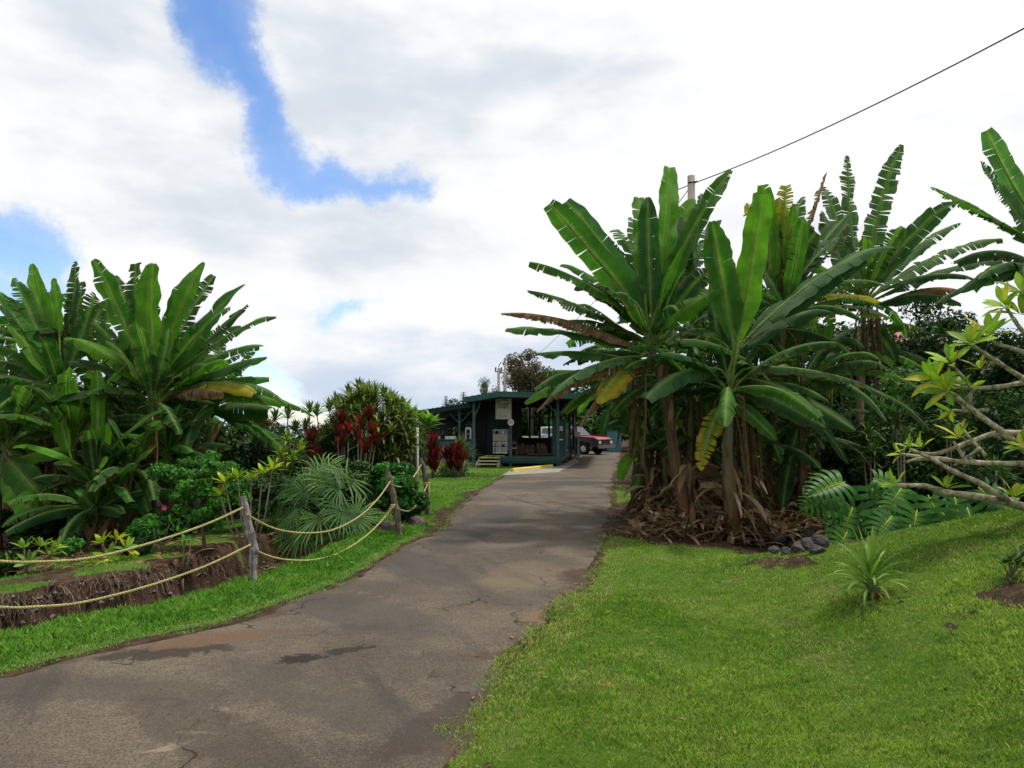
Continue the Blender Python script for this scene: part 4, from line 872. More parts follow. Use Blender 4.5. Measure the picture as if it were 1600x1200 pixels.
for i, (px, py, lab) in enumerate(((668,724,'low striped spider plant left of the narrow red ti plant'),(695,728,'low striped spider plant between the red ti plants'),(712,733,'low striped spider plant at the foot of the corner post'),(655,735,'low striped spider plant nearest the fence end post'),(682,733,'low striped spider plant just right of the narrow red ti plant'),(722,732,'low striped spider plant right of the wide red ti plant'),(703,735,'low striped spider plant left of the wide red ti plant'))):
    q = hit(px, py+8); mb = MB()
    for k in range(3): rosette(mb, q+Vector((rs.uniform(-.35,.35), rs.uniform(-.2,.2), .12)), 46, .62, .04, [(.16,.22,.10),(.08,.15,.05),(.26,.30,.16)], 1.6, spread=(.1,1.4))
    props(mb.build('spider_plant', M['strap'], None, True, q), lab, 'plant', 'striped plants along the counter wall')
def bush(name, label, px, Y, top, rx, cols, n=4000, ls=.07, ncl=22, cr=.16, group=None, aspect=.55, low=.12, seed=1, cat='shrub', ry=None):
    return tree(name, label, cat, on(px, Y), P(px, top, Y).z, (rx, ry or rx*.8), ncl, cr, n, ls, cols, seed, .03, group, low=low, aspect=aspect, shell=.25)
HB = [(.05,.19,.02),(.07,.24,.03),(.03,.12,.02)]
bush('leafy_shrub', 'green shrub hiding the feet of the crimson ti plants', 560, 13.3, 688, .62, DARKS+[(.06,.13,.03)], 6000, .08, 28, .16, seed=60)
t_ = bush('hibiscus_bush', 'bright green hibiscus bush with a single pink flower', 325, 10.6, 672, .68, HB+[(.035,.10,.02),(.10,.26,.035)], 9500, .062, 62, .12, seed=61)
fl = P(258,793,10.1); mb = MB()
for k in range(5):
    a = k*1.257; mb.leaf(fl, (math.cos(a), -.5, math.sin(a)), (0,-1,0), .05, .045, (.8,.12,.25), .1, -.2)
o_ = t_.location; mb.build('flower', M['flower'], t_, True, o_)
fl = P(348,763,10.1); mb = MB()
for k in range(5):
    a = k*1.257; mb.leaf(fl, (math.cos(a), -.5, math.sin(a)), (0,-1,0), .05, .045, (.8,.12,.25), .1, -.2)
mb.build('flower', M['inkred'], t_, True, o_)
bush('leafy_shrub', 'glossy dark green shrub behind the second fence post', 615, 13.2, 705, .52, [(.03,.12,.018),(.045,.17,.025),(.02,.075,.015)], 6000, .085, 28, .17, seed=62)
bush('leafy_shrub', 'shaded green shrub spilling over the ditch by the end post', 640, 13.8, 760, .4, [(.03,.10,.018),(.02,.07,.015)], 3500, .07, 18, .15, seed=63)
bush('leafy_shrub', 'dark green shrub filling the gap behind the fan palm', 520, 13.6, 705, .9, DARKS, 8000, .08, 32, .2, seed=64)
bush('leafy_shrub', 'dim shrub behind the hibiscus and the grey fence post', 400, 12.8, 720, .8, DARKS+[(.05,.12,.02)], 8000, .08, 32, .2, seed=65)
bush('leafy_shrub', 'rounded dark bush under the spiky dracaena heads', 410, 15.8, 690, 1.1, DARKS, 8000, .09, 32, .25, seed=66)
bush('leafy_shrub', 'small bright green bush between the young plumerias', 118, 10.2, 838, .16, HB, 1500, .05, 14, .07, seed=67, low=.3)
bush('leafy_shrub', 'green shrub low behind the upper rope near the bananas', 232, 10.8, 808, .28, HB[:1]+HB[2:], 2600, .06, 18, .1, seed=68, low=.2)
bush('leafy_shrub', 'dark shrub at the left picture edge behind the ropes', -5, 9.6, 870, .4, DARKS+[(.04,.10,.02)], 3000, .06, 18, .12, seed=69)
bush('leafy_shrub', 'low dark bush right of the yellow green plumeria', 215, 10.2, 845, .25, DARKS, 2500, .055, 14, .1, seed=70)
bush('leafy_shrub', 'shadowy bush below the left banana leaves', 60, 12.6, 800, .9, DARKS, 5000, .09, 22, .22, seed=71)
bush('leafy_shrub', 'shadowy bush behind the flower stalk', 270, 12.3, 800, .7, DARKS, 5000, .09, 22, .2, seed=72)
bush('leafy_shrub', 'tiny round leaved weed bush on the verge', 125, 6.9, 972, .18, [(.04,.12,.03),(.06,.15,.04)], 420, .045, 7, .05, seed=73, low=.2)
def plumeria_young(label, px, Y, tips, L, w, cols, group, n=9):
    o = on(px, Y); t_ = thing('young_plumeria', label, 'young tree', o, 0, group); ms = MB(); mb = MB()
    fk = Vector((o.x, Y, o.z+(P(px, tips[0][1], Y).z-o.z)*.35))
    ms.tube([o, fk], [.022,.018], 6, (.14,.11,.08))
    for (tx, ty, dy) in tips:
        c = P(tx, ty, Y+dy); ms.tube([fk, fk.lerp(c, .5)+Vector(((c.x-fk.x)*.2, 0, -.02)), c], [.015,.012,.01], 5, (.16,.13,.09))
        whorl(mb, c, (c-fk).normalized()+Vector((0,0,.6)), n, L, w, cols)
    ms.build('stem', M['stem'], t_, True, o); mb.build('foliage', M['leaf'], t_, True, o); return t_
def whorl(mb, c, ax, n, L, w, cols, rs=rng):
    ax = ax.normalized(); q0 = Vector((0,0,1)).rotation_difference(ax)
    for k in range(n):
        a = k*2.399; e = .45+.95*(k/n); d_ = q0 @ Vector((math.sin(e)*math.cos(a), math.sin(e)*math.sin(a), math.cos(e)))
        j = .8+.4*rs.random(); cc_ = cols[rs.randrange(len(cols))]
        mb.leaf(c+d_*.02, d_, ax, L*(.75+.45*rs.random()), w*(.85+.3*rs.random()), tuple(x*j for x in cc_), .22, .18)
YG = [(.16,.27,.02),(.22,.33,.03),(.10,.20,.02),(.30,.30,.03)]
plumeria_young('young plumeria with yellow green leaves behind the upper rope', 178, 9.8, [(160,850,0),(182,845,.1),(196,858,-.1),(170,872,-.1),(152,882,0),(200,876,0)], .17, .06, YG, 'young plumerias behind the rope')
plumeria_young('young plumeria with dull green leaves nearest the left edge', 50, 9.6, [(38,858,0),(62,855,.1),(75,868,0),(45,880,-.1),(85,858,.1),(20,885,0)], .16, .055, [(.10,.19,.03),(.16,.25,.03),(.07,.14,.02)], 'young plumerias behind the rope')
plumeria_young('young plumeria with small leaves right of the low bush', 255, 10.2, [(240,825,0),(265,818,.1),(250,838,0),(275,832,0)], .15, .05, HB, 'young plumerias behind the rope')
plumeria_young('taller young plumeria with yellow leaves behind the grey post', 398, 9.9, [(352,755,0),(372,748,.1),(392,752,0),(345,775,0),(410,742,.1),(425,735,.1)], .19, .07, YG, 'young plumerias behind the rope')
plumeria_young('small plumeria seedling on the soil near the grey post', 292, 9.6, [(288,845,0),(298,850,0)], .11, .045, HB, 'young plumerias behind the rope', 6)
plumeria_young('flowering plumeria shrub beside the white garden pole', 645, 17.5, [(640,650,0),(650,655,.1),(660,662,0),(668,668,.1),(645,670,0),(655,680,0),(632,640,0),(672,660,0),(640,690,0)], .34, .10, [(.14,.26,.03),(.10,.20,.03)], None, 14)
mb = MB(); q = on(653, 16.6); mb.tube([q, P(652,668,16.6)], [.035,.03], 8); props(mb.build('garden_pole', M['white'], None, True, q), 'thin white pole standing behind the end fence post', 'pole')
# fan palm
o = on(500, 12.7); t_ = thing('fan_palm', 'big bushy fan palm spreading over the ditch behind the ropes', 'fan palm', o)
hub0 = P(500, 800, 12.7); mt = MB(); mt.tube([o-Vector((0,0,.3)), hub0], [.12,.09], 8, (.12,.09,.06)); mt.build('trunk', M['stem'], t_, True, o)
FP = [(500,712,.2,'u'),(560,722,.1,'u'),(440,738,0,'u'),(590,760,.2,'r'),(415,770,-.2,'l'),(470,765,-.5,'f'),(540,775,-.6,'f'),(425,820,-.5,'l'),(500,815,-.9,'f'),(585,812,-.4,'r'),
      (460,848,-.8,'f'),(540,852,-.7,'f'),(520,735,-.1,'u'),(470,725,.5,'u'),(605,735,.6,'u'),(400,800,.2,'l'),(430,765,.6,'l'),(580,790,.6,'r'),(500,870,-.6,'f'),(585,845,-.2,'r'),(445,790,-.7,'f'),(555,800,-.9,'f'),(480,745,-.3,'u'),(545,745,-.3,'u')]
rs = random.Random(9)
for i, (hx, hy, dy, md) in enumerate(FP):
    c = P(500+(hx-500)*.66, 800+(hy-800)*.66, 12.7+dy*.7); out_ = (c-hub0).normalized()
    mb = MB(); mb.tube([hub0, hub0.lerp(c, .5)+Vector((0,0,.04)), c], [.014,.011,.008], 5, (.09,.13,.04))
    nrm = (Vector((out_.x*.9, -.40+out_.y*.3, .55))+Vector((rs.uniform(-.45,.45), rs.uniform(-.3,.3), rs.uniform(-.3,.4)))); ax = (out_-nrm*out_.dot(nrm)/nrm.length_squared).normalized(); sdv = ax.cross(nrm).normalized()
    cl = ((.055,.115,.030),(.034,.080,.022),(.085,.15,.045))[rs.randrange(3)]
    for k in range(27):
        if rs.random() < .06: continue
        a = (k/26-.5)*math.radians(270)+rs.uniform(-.04,.04); d_ = ax*math.cos(a)+sdv*math.sin(a)+nrm.normalized()*(.12+.05*rs.random()); L = (.60+.08*rs.random())*(1-.25*abs(a)/2.5)
        j = .75+.45*rs.random(); mb.strap(c, d_, L*(.85+.2*rs.random()), .028, .5+1.3*rs.random(), tuple(x*j for x in cl), 5, tuple(x*j*1.8 for x in cl), nrm=nrm, fold=.5, pw=.45)
    mb.build('frond', M['strap'], t_, False, o)
for i in range(5):
    a = -2.6+i*.5; c = hub0+Vector((math.cos(a)*.35, math.sin(a)*.35-.1, -.35)); mb = MB()
    for k in range(18):
        b2 = a+(k/17-.5)*1.4; mb.strap(c, (math.cos(b2), math.sin(b2), -.5), .42, .024, 1.6, (.22,.15,.07), 4, fold=.5)
    mb.build('dead_frond', M['dead'], t_, False, o)

# ------------------------------------------------------------------ rope fence
def fpost(label, pts, radii, Y, m):
    q = [P(x, y, Y) for x, y in pts]; o = Vector((q[0].x, Y, h1(q[0].x, Y))); q[0].z = o.z-.12
    mb = MB(); P2 = []
    R2 = []
    for i in range(len(q)-1):
        for k in range(6): P2.append(q[i].lerp(q[i+1], k/6)); R2.append(radii[i]*(1-k/6)+radii[i+1]*k/6)
    P2.append(q[-1]); R2.append(radii[-1]); R2 = [r_*(1+.10*math.sin(i*1.3)+.06*math.sin(i*2.9)) for i, r_ in enumerate(R2)]
    mb.tube(P2, R2, 14, jit=.20)
    return props(mb.build('fence_post', M[m], None, False, o), label, 'fence post', 'crooked wooden rope fence posts')
y1 = hit(396,918).y; y2 = hit(622,838).y; y3 = hit(667,805).y
fpost('grey crooked wooden fence post nearest the camera', [(397,918),(395,870),(397,858),(388,820),(380,775)], [.042,.045,.05,.045,.036], y1, 'post')
fpost('middle dark grey crooked post leaning left', [(625,838),(620,800),(612,765),(606,737)], [.052,.055,.05,.040], y2, 'post2')
fpost('farthest brown fence post with its top bent left', [(669,804),(667,770),(664,740),(657,717)], [.058,.055,.055,.045], y3, 'post2')
def rope(label, pts, depths, r=.0115):
    (ya, yb_) = depths; xa, xb = (pts[0][0]-800)/FPX*ya, (pts[-1][0]-800)/FPX*yb_; q = []
    for (x, y) in pts:   # the rope hangs in the vertical plane between its two posts
        k = (x-800)/FPX; m_ = (xb-xa)/(yb_-ya); q.append(P(x, y, (xa-m_*ya)/(k-m_)))
    mb = MB(); sm = []
    n = len(q)
    for i in range(n-1):
        p0, p1, p2, p3 = q[max(i-1,0)], q[i], q[i+1], q[min(i+2,n-1)]
        for k in range(14):
            t = k/14; sm.append(.5*((2*p1)+(p2-p0)*t+(2*p0-5*p1+4*p2-p3)*t*t+(3*p1-p0-3*p2+p3)*t**3))
    sm.append(q[-1]); o = sm[0].copy(); dn = []
    for i in range(len(sm)-1):
        for k in range(4): dn.append(sm[i].lerp(sm[i+1], k/4))
    dn.append(sm[-1]); L_r = 0
    for st_ in range(3):
        hp = []; L_r = 0
        for i, p_ in enumerate(dn):
            if i: L_r += (p_-dn[i-1]).length
            t = (dn[min(i+1, len(dn)-1)]-dn[max(i-1, 0)]).normalized(); a_ = t.cross(Vector((0,0,1))).normalized(); c_ = t.cross(a_); ph = L_r*70+st_*2.094
            hp.append(p_+(a_*math.cos(ph)+c_*math.sin(ph))*r*.55)
        mb.tube(hp, r*.62, 5)
    return props(mb.build('rope', M['rope'], None, True, o), label, 'rope', 'yellow fence ropes')
def dep(a, b_, n): return (a, b_)
yl = 6.2
rope('upper rope sagging from the left picture edge to the grey post', [(-260,840),(-120,868),(0,877),(60,878),(140,872),(230,850),(320,820),(380,793)], dep(5.3, y1-.05, 8))
rope('lower rope sagging from the left picture edge to the grey post', [(-260,905),(-120,940),(0,949),(60,948),(130,941),(230,916),(320,885),(392,851)], dep(5.3, y1-.05, 8))
rope('upper rope looping from the grey post to the middle post', [(386,804),(410,818),(440,829),(480,833),(520,828),(560,808),(590,780),(610,752)], dep(y1-.05, y2-.06, 8))
rope('lower knotted rope looping from the grey post to the middle post', [(393,857),(420,869),(450,875),(490,875),(530,864),(570,839),(598,812),(617,788)], dep(y1-.05, y2-.06, 8))
rope('upper rope looping from the middle post to the far post', [(612,757),(620,760),(630,760),(642,750),(650,740),(658,726)], dep(y2-.06, y3-.07, 6))
rope('lower rope looping from the middle post to the far post', [(622,795),(630,798),(640,798),(652,788),(660,774),(668,757)], dep(y2-.06, y3-.07, 6))
def torus(mb, c, R_, r, ax=Vector((0,0,1))):
    a = ax.orthogonal().normalized(); bb = ax.cross(a); mb.tube([c+(a*math.cos(k*.5236)+bb*math.sin(k*.5236))*R_ for k in range(13)], r, 6, cap=False)
mb = MB(); c = P(667,757,y3); torus(mb, c, .066, .013); torus(mb, c+Vector((0,0,.03)), .067, .013); mb.tube([P(670,758,y3-.08), P(671,775,y3-.08), P(670,788,y3-.08)], .010, 6)
props(mb.build('rope_knot', M['rope'], None, True, c), 'yellow rope knot wound around the farthest post with a hanging end', 'rope knot')
mb = MB()
for i in range(6): c = P(604+i*1.8, 805-i*3, y2-.5); torus(mb, c, .02, .010, Vector((.5,.3,.7)).normalized())
props(mb.build('rope_knot', M['rope'], None, True, P(604,805,y2-.5)), 'coiled knot on the lower rope left of the middle post', 'rope knot')
# post bases rock, ditch roots, stones
def rock(name, label, c, s_, m, seed, group=None, cat='rock'):
    rs = random.Random(seed); import bmesh
    bm = bmesh.new(); bmesh.ops.create_icosphere(bm, subdivisions=3, radius=1)
    pl = [(Vector((rs.gauss(0,1), rs.gauss(0,1), rs.gauss(0,1))).normalized(), .62+.3*rs.random()) for k in range(12)]
    for v in bm.verts:
        for nn, dd in pl:
            e = v.co.dot(nn)-dd
            if e > 0: v.co -= nn*e
        v.co *= 1+.07*math.sin(v.co.x*9+seed)*math.sin(v.co.y*8)+.05*math.sin(v.co.z*17+seed*3)*math.sin(v.co.x*15)+rs.uniform(-.025,.025)
        v.co.x *= s_[0]; v.co.y *= s_[1]; v.co.z *= s_[2]
    bmesh.ops.rotate(bm, verts=bm.verts, cent=(0,0,0), matrix=Matrix.Rotation(rs.random()*6, 3, 'Z') @ Matrix.Rotation(rs.uniform(-.4,.4), 3, 'X'))
    me = bpy.data.meshes.new(name); bm.to_mesh(me); bm.free(); me.materials.append(M[m]); o = bpy.data.objects.new(name, me); link(o); o.location = c
    return props(o, label, cat, group)
rock('rock', 'squat earthy rock at the foot of the middle fence post', hit(607,836)+Vector((0,.3,.05)), (.26,.2,.16), 'rockb', 3)
rock('rock', 'brown boulder between the middle and the far fence posts', hit(646,826)+Vector((0,.25,.06)), (.22,.2,.16), 'rockb', 4)
rs = random.Random(21); k = 0
for (px, py, s_) in [(1152,838,.13),(1172,846,.15),(1192,848,.12),(1205,850,.11),(1182,838,.12),(1160,830,.1),(1222,856,.12),(1240,852,.14),(1255,862,.12),(1228,846,.12),(1205,840,.11),(1262,850,.15),(1275,858,.13),(1248,842,.14),(1280,845,.15),(1265,836,.13),(1215,864,.08),(1236,867,.08),(1285,866,.1),(1195,860,.07),(1172,857,.06),(1292,855,.13),(1140,833,.09)]:
    q = hit(px, py+3)
    rock('lava_rock', 'dark lava rock in the heap at the edge of the lawn below the bananas', (q.x, q.y+.15, max(q.z,0)+s_*.35), (s_, s_*.85, s_*.72), 'rock', 500+k, 'lava rocks heaped below the bananas'); k += 1
mb = MB()   # roots hanging on the cut bank
for i in range(330):
    px = rs.uniform(-30, 385); # bank line from px
    f = px/390; pyb = 955-82*f+rs.uniform(-10, 14)
    q = hit(px, pyb); L = .10+.3*rs.random(); a = rs.uniform(-1,1); pts = [q+Vector((0,-.03,.06))]
    for s_ in range(5): pts.append(pts[-1]+Vector((.04*a+rs.uniform(-.03,.03), -.012-.012*rs.random(), -L/5)))
    mb.tube(pts, [.006*(1-.15*j) for j in range(6)], 3, (.17,.11,.07) if rs.random() < .6 else (.07,.045,.03), cap=False)
props(mb.build('roots', M['stem']), 'tangle of thin dry roots hanging down the cut earth bank', 'roots', kind='stuff')
rs2 = random.Random(33); mb = MB()
for i in range(1700):   # leaf litter under the right bananas
    x, y = rs2.gauss(4.0, 1.5), 11.6+abs(rs2.gauss(0, 1.6))
    if x < 1.9 or dright(np.array([x]), np.array([y]))[0] < .35: continue
    z = h1(x, y)+.02+.42*rs2.random()**2*(1 if 2.3 < x < 6 else .2); a = rs2.random()*6.28
    mb.strap((x, y, z), (math.cos(a), math.sin(a), rs2.uniform(-.2,.9)), .12+.35*rs2.random(), .03+.06*rs2.random(), 1.6, ((.26,.15,.08),(.16,.09,.05),(.36,.26,.17))[rs2.randrange(3)], 4)
props(mb.build('leaf_litter', M['dead']), 'heap of dry brown banana leaves at the foot of the right clump', 'leaf litter', kind='stuff')
mb = MB()
for i in range(420):
    x, y = rs2.uniform(-9, -3.5), rs2.uniform(9.5, 13)
    z = h1(x, y)+.01; a = rs2.random()*6.28
    mb.strap((x, y, z), (math.cos(a), math.sin(a), rs2.uniform(-.1,.4)), .08+.22*rs2.random(), .03+.04*rs2.random(), 1.2, ((.26,.13,.06),(.15,.08,.04),(.32,.2,.1))[rs2.randrange(3)], 3)
props(mb.build('leaf_litter', M['dead']), 'scattered brown leaves on the garden soil below the left bananas', 'leaf litter', kind='stuff')

mb = MB()
for i in range(260):
    if i < 150: x, y = rs2.uniform(-.5, 5.5), rs2.uniform(3.4, 10)
    else: x, y = rs2.uniform(-4, 2), rs2.uniform(4.5, 16)
    z = h1(x, y)+.02; a = rs2.random()*6.28; mb.strap((x, y, z), (math.cos(a), math.sin(a), .1), .02+.05*rs2.random(), .012+.02*rs2.random(), 1.0, ((.20,.11,.05),(.10,.06,.03),(.32,.24,.12))[rs2.randrange(3)], 2)
props(mb.build('fallen_leaves', M['dead']), 'small brown dead leaves and crumbs scattered on the lawn and road', 'fallen leaves', kind='stuff')
mb = MB()
for i in range(420):
    px = rs2.uniform(-60, 560); q = hit(px, 985-88*px/390+rs2.uniform(-42, 8)) if px < 390 else hit(px, 905-.28*(px-390)+rs2.uniform(-20, 6))
    if dleft(np.array([q.x]), np.array([q.y]))[0] < 1.0: continue
    r_ = .008+.028*rs2.random()**2; n0 = len(mb.v)
    for k in range(6):
        dv = [(1,0,0),(-1,0,0),(0,1,0),(0,-1,0),(0,0,1),(0,0,-1)][k]; jj = r_*(.6+.7*rs2.random()); mb.vert((q.x+dv[0]*jj+r_*.3*rs2.random(), q.y+dv[1]*jj, q.z+dv[2]*jj*.8), (.09,.06,.04) if i % 3 else (.16,.13,.11))
    for f in ((0,2,4),(2,1,4),(1,3,4),(3,0,4),(2,0,5),(1,2,5),(3,1,5),(0,3,5)): mb.face(*[n0+k for k in f])
props(mb.build('clods', M['stem']), 'loose clods and pebbles on the cut earth bank of the ditch', 'clods', kind='stuff')
# broad leaved weeds on verge and lawn
mb = MB()
for i in range(900):
    if i < 450:
        x, y = rs2.uniform(-4.6, -.3), rs2.uniform(5.5, 13); dd_ = dleft(np.array([x]), np.array([y]))[0]
        if not .2 < dd_ < 1.05: continue
    else:
        x, y = rs2.uniform(0, 6), rs2.uniform(3.4, 10)
        if dright(np.array([x]), np.array([y]))[0] < .1 or fbm(np.array([x*.9]), np.array([y*.9]), 99, 3)[0] < .5: continue
    z = h1(x, y); c_ = ((.07,.17,.03),(.11,.24,.04),(.05,.13,.02))[rs2.randrange(3)]; big = 1.8 if i < 450 else .75
    for k in range(4):
        a = rs2.random()*6.28; mb.leaf(Vector((x, y, z+.015*big)), (math.cos(a), math.sin(a), .7*rs2.random()), (0,0,1), .03*big, .018*big, c_, .2, .2)
props(mb.build('weeds', M['leaf']), 'small broad leaved weeds dotted through the grass', 'weeds', kind='stuff')
# ------------------------------------------------------------------ monstera
def monstera_leaf(mb, base, ax, nrm, R_, col):
    ax = ax.normalized(); nrm = (nrm-ax*nrm.dot(ax)).normalized(); sd = ax.cross(nrm); n = 8; L = R_*1.3
    for s_ in (-1, 1):
        for k in range(n):
            t0, t1 = k/n, (k+1)/n; tm = (t0+t1)/2; w = R_*.86*(min(1, (tm+.22)/.35))*(1-tm)**.45
            an = math.radians(118-92*tm); d_ = sd*s_*math.sin(an)+ax*math.cos(an); rows = []; j = .85+.3*rng.random(); gp = rng.uniform(.55, .8)
            for q_ in range(7):
                rr_ = q_/6; wid = 1.0 if rr_ < .35 else (gp+(1-gp)*.4 if rr_ < .9 else .45)
                if k == n-1 and rr_ > .5: wid *= .8
                fan = 1+.25*rr_ if k else 1+.9*rr_
                e0 = L*(tm-(tm-t0)*wid*fan); e1 = L*(tm+(t1-tm)*wid*(1+.25*rr_))
                z = nrm*(.10*R_*math.sin(rr_*2.6)-.36*w*rr_*rr_-.14*R_*tm*tm)
                cc_ = tuple(x*j for x in mixc((.16,.26,.04), col, min(1, rr_*5)))
                rows.append((mb.vert(base+ax*e0+d_*w*rr_+z, cc_), mb.vert(base+ax*e1+d_*w*rr_+z, cc_)))
            for a, b_ in zip(rows[:-1], rows[1:]):
                if s_ > 0: mb.face(a[0], b_[0], b_[1], a[1])
                else: mb.face(a[0], a[1], b_[1], b_[0])
    mb.tube([base-ax*R_*.1, base+ax*R_*.5+nrm*.012, base+ax*R_*1.2-nrm*.12*R_+nrm*.01], [.010,.007,.003], 4, (.26,.36,.05))
for lab, px, Y, lv in (('large monstera plant at the left by the lava rocks with split leaves', 1310, 9.9, [(1285,755,1.3,48),(1330,765,-.3,50),(1300,795,.5,50),(1345,795,-.5,46),(1270,780,1.4,44),(1320,820,.2,42),(1335,745,-1.2,36),(1290,830,.6,34)]),
                       ('middle monstera plant with a large face-on split leaf', 1405, 9.6, [(1375,762,.7,38),(1420,780,-.2,50),(1400,800,.4,44),(1440,800,-.5,40),(1390,820,.2,36),(1360,805,.8,36)]),
                       ('monstera plant at the right under the plumeria branch', 1480, 9.3, [(1460,780,.1,46),(1500,765,-.5,46),(1480,795,.0,40),(1515,775,-1.0,44),(1450,805,.6,34),(1530,785,-.8,34)])):
    o = on(px, Y+.1); t_ = thing('monstera_plant', lab, 'monstera', o, 0, 'monstera plants behind the lawn bank'); ms = MB()
    for (hx, hy, rot, rp) in lv:
        hx += 32; hy += 16; dy = rng.uniform(-.25,.25); c = P(hx, hy-rp*.35, Y+dy); mb = MB(); R_ = rp/FPX*Y
        dn = Vector((math.sin(-rot)*1.0, -.35, -math.cos(rot)*.9)); nm_ = Vector((rng.uniform(-.2,.2), -.75, .65))
        monstera_leaf(mb, c, dn, nm_, R_*1.05, ((.035,.13,.020),(.05,.16,.024),(.025,.10,.018))[rng.randrange(3)]); mb.build('leaf', M['leaf'], t_, True, o)
        ms.tube([o, o.lerp(c, .6)+Vector((0,.12,.05)), c], [.014,.011,.009], 5, (.06,.12,.03))
    ms.build('stem', M['stem'], t_, True, o)

# dracaenas in the dark corner, ferns
for i, (px, Y, hs_, lab) in enumerate(((1405,12.6,[(1405,640,0),(1400,665,0),(1412,690,0)],'drooping dracaena with light leaves left of the plumeria tips'),(1360,13.2,[(1358,680,0),(1366,705,0),(1350,720,0)],'small dracaena with yellow green leaf tips above the monstera'),(1480,13,[(1478,655,0),(1485,680,0)],'dark dracaena behind the plumeria branches'),(1560,11.4,[(1555,735,0),(1570,750,0)],'grassy spiky plant hanging under the thick branch'),(1625,12,[(1600,655,0),(1610,680,0)],'spiky palm like plant at the right picture edge'))):
    dracaena('dracaena_shrub', lab, 'plant', px, Y, hs_, .38, .04, [(.05,.11,.025),(.08,.15,.03)] if i != 1 else [(.12,.2,.03),(.07,.14,.03)], 24, 1.9)

# ------------------------------------------------------------------ plumeria tree (right)
YP = 7.6
tr = on(1760, YP+.4); t_ = thing('plumeria_tree', 'bare limbed plumeria tree with yellow green leaf whorls at its branch tips', 'plumeria tree', tr)
mb = MB(); topz = P(1760, 560, YP).z; T0 = Vector((tr.x, tr.y, tr.z))
mb.tube([T0-Vector((0,0,.1)), T0+Vector((.03,0,.4)), Vector((T0.x-.02, T0.y, topz))], [.12,.10,.06], 10, jit=.1); mb.build('trunk', M['plum'], t_, True, tr)
BR = [([(1740,830),(1640,806),(1577,785),(1510,774),(1476,769),(1442,759),(1402,759)],10.5,4,0), ([(1640,806),(1577,783),(1566,776),(1526,753),(1487,735),(1456,717),(1422,702)],8,3.2,-.15),
      ([(1745,735),(1660,728),(1600,725),(1510,722),(1465,716),(1406,710)],8,3,.15), ([(1480,718),(1440,717),(1411,723)],5,3,.15), ([(1745,690),(1660,676),(1600,677),(1555,677),(1499,697),(1465,708),(1438,708)],8,3.2,.3),
      ([(1690,760),(1640,730),(1600,702),(1562,672),(1517,639),(1492,618),(1481,613)],9,3.6,-.2), ([(1517,639),(1514,622),(1518,608),(1500,584),(1487,570)],5,2.6,-.2), ([(1745,620),(1660,592),(1600,598),(1555,605),(1505,605),(1465,594)],7,3,.1),
      ([(1745,660),(1660,626),(1600,592),(1550,560),(1520,540)],7.5,3.2,-.1), ([(1745,630),(1660,590),(1600,551),(1560,538),(1545,528)],6,3,.0), ([(1700,620),(1640,560),(1600,520),(1585,500),(1572,480)],6,3,.1), ([(1540,712),(1530,700),(1512,680),(1500,662)],4,2.4,.2),
      ([(1509,722),(1500,705),(1490,690)],4.5,2.4,0), ([(1545,640),(1510,642),(1488,641)],4,2,.2), ([(1560,560),(1545,570),(1535,580)],3,2,.1), ([(1530,700),(1515,712),(1490,728)],3.4,2,.25),([(1508,640),(1500,628),(1478,618),(1470,612)],4,2,.1)]
for pts, w0, w1, dy in BR:
    n = len(pts); q = [P(x, y, YP+dy*(i/(n-1))) for i, (x, y) in enumerate(pts)]; sm = []; rd = []
    for i in range(n-1):
        p0, p1, p2, p3 = q[max(i-1,0)], q[i], q[i+1], q[min(i+2,n-1)]
        for k in range(6):
            t = k/6; sm.append(.5*((2*p1)+(p2-p0)*t+(2*p0-5*p1+4*p2-p3)*t*t+(3*p1-p0-3*p2+p3)*t**3)); f = (i+t)/(n-1)
            rd.append((w0*(1-f)+w1*f)/FPX*YP*.78*(1+.10*math.sin(len(sm)*1.1)))
    sm.append(q[-1]); rd.append(w1/FPX*YP*.78); mb = MB(); mb.tube(sm, rd, 9, jit=.14); mb.build('branch', M['plum'], t_, True, tr)
PL = [(.15,.26,.018),(.20,.33,.025),(.11,.21,.02),(.30,.30,.025)]
for (x, y, n, L, dy, ax) in ((1463,592,9,.22,.1,(-.9,-.3,.4)),(1481,611,8,.21,-.2,(-.8,-.3,.3)),(1487,568,7,.20,-.2,(-.5,-.2,.8)),(1520,538,11,.23,-.1,(-.5,-.3,.8)),(1546,526,11,.23,0,(-.3,-.3,.9)),(1572,480,8,.22,.1,(-.6,-.2,.8)),(1595,492,9,.24,.1,(-.2,-.4,.8)),
      (1409,710,4,.12,.15,(-.9,0,.5)),(1422,701,4,.12,-.15,(-.5,0,.8)),(1440,700,4,.13,.3,(-.6,0,.8)),(1402,758,5,.16,0,(-.9,0,.6)),(1500,686,5,.20,.2,(-.3,0,.9)),(1478,764,4,.16,0,(-.2,-.3,.9)),(1585,778,6,.19,-.2,(.1,-.2,1)),(1604,700,5,.2,-.2,(-.6,0,.8)),(1495,610,5,.17,.1,(0,-.3,.9)),(1486,640,3,.14,.2,(-.9,-.2,-.4)),(1600,460,8,.22,.2,(-.5,-.2,.9)),(1532,578,4,.15,.1,(-.3,0,1)),(1515,606,3,.12,-.2,(.5,0,.6))):
    mb = MB(); whorl(mb, P(x, y, YP+dy), Vector(ax), n+2, L*1.12, L*.40, PL); mb.build('leaf_whorl', M['leaf'], t_, True, tr)

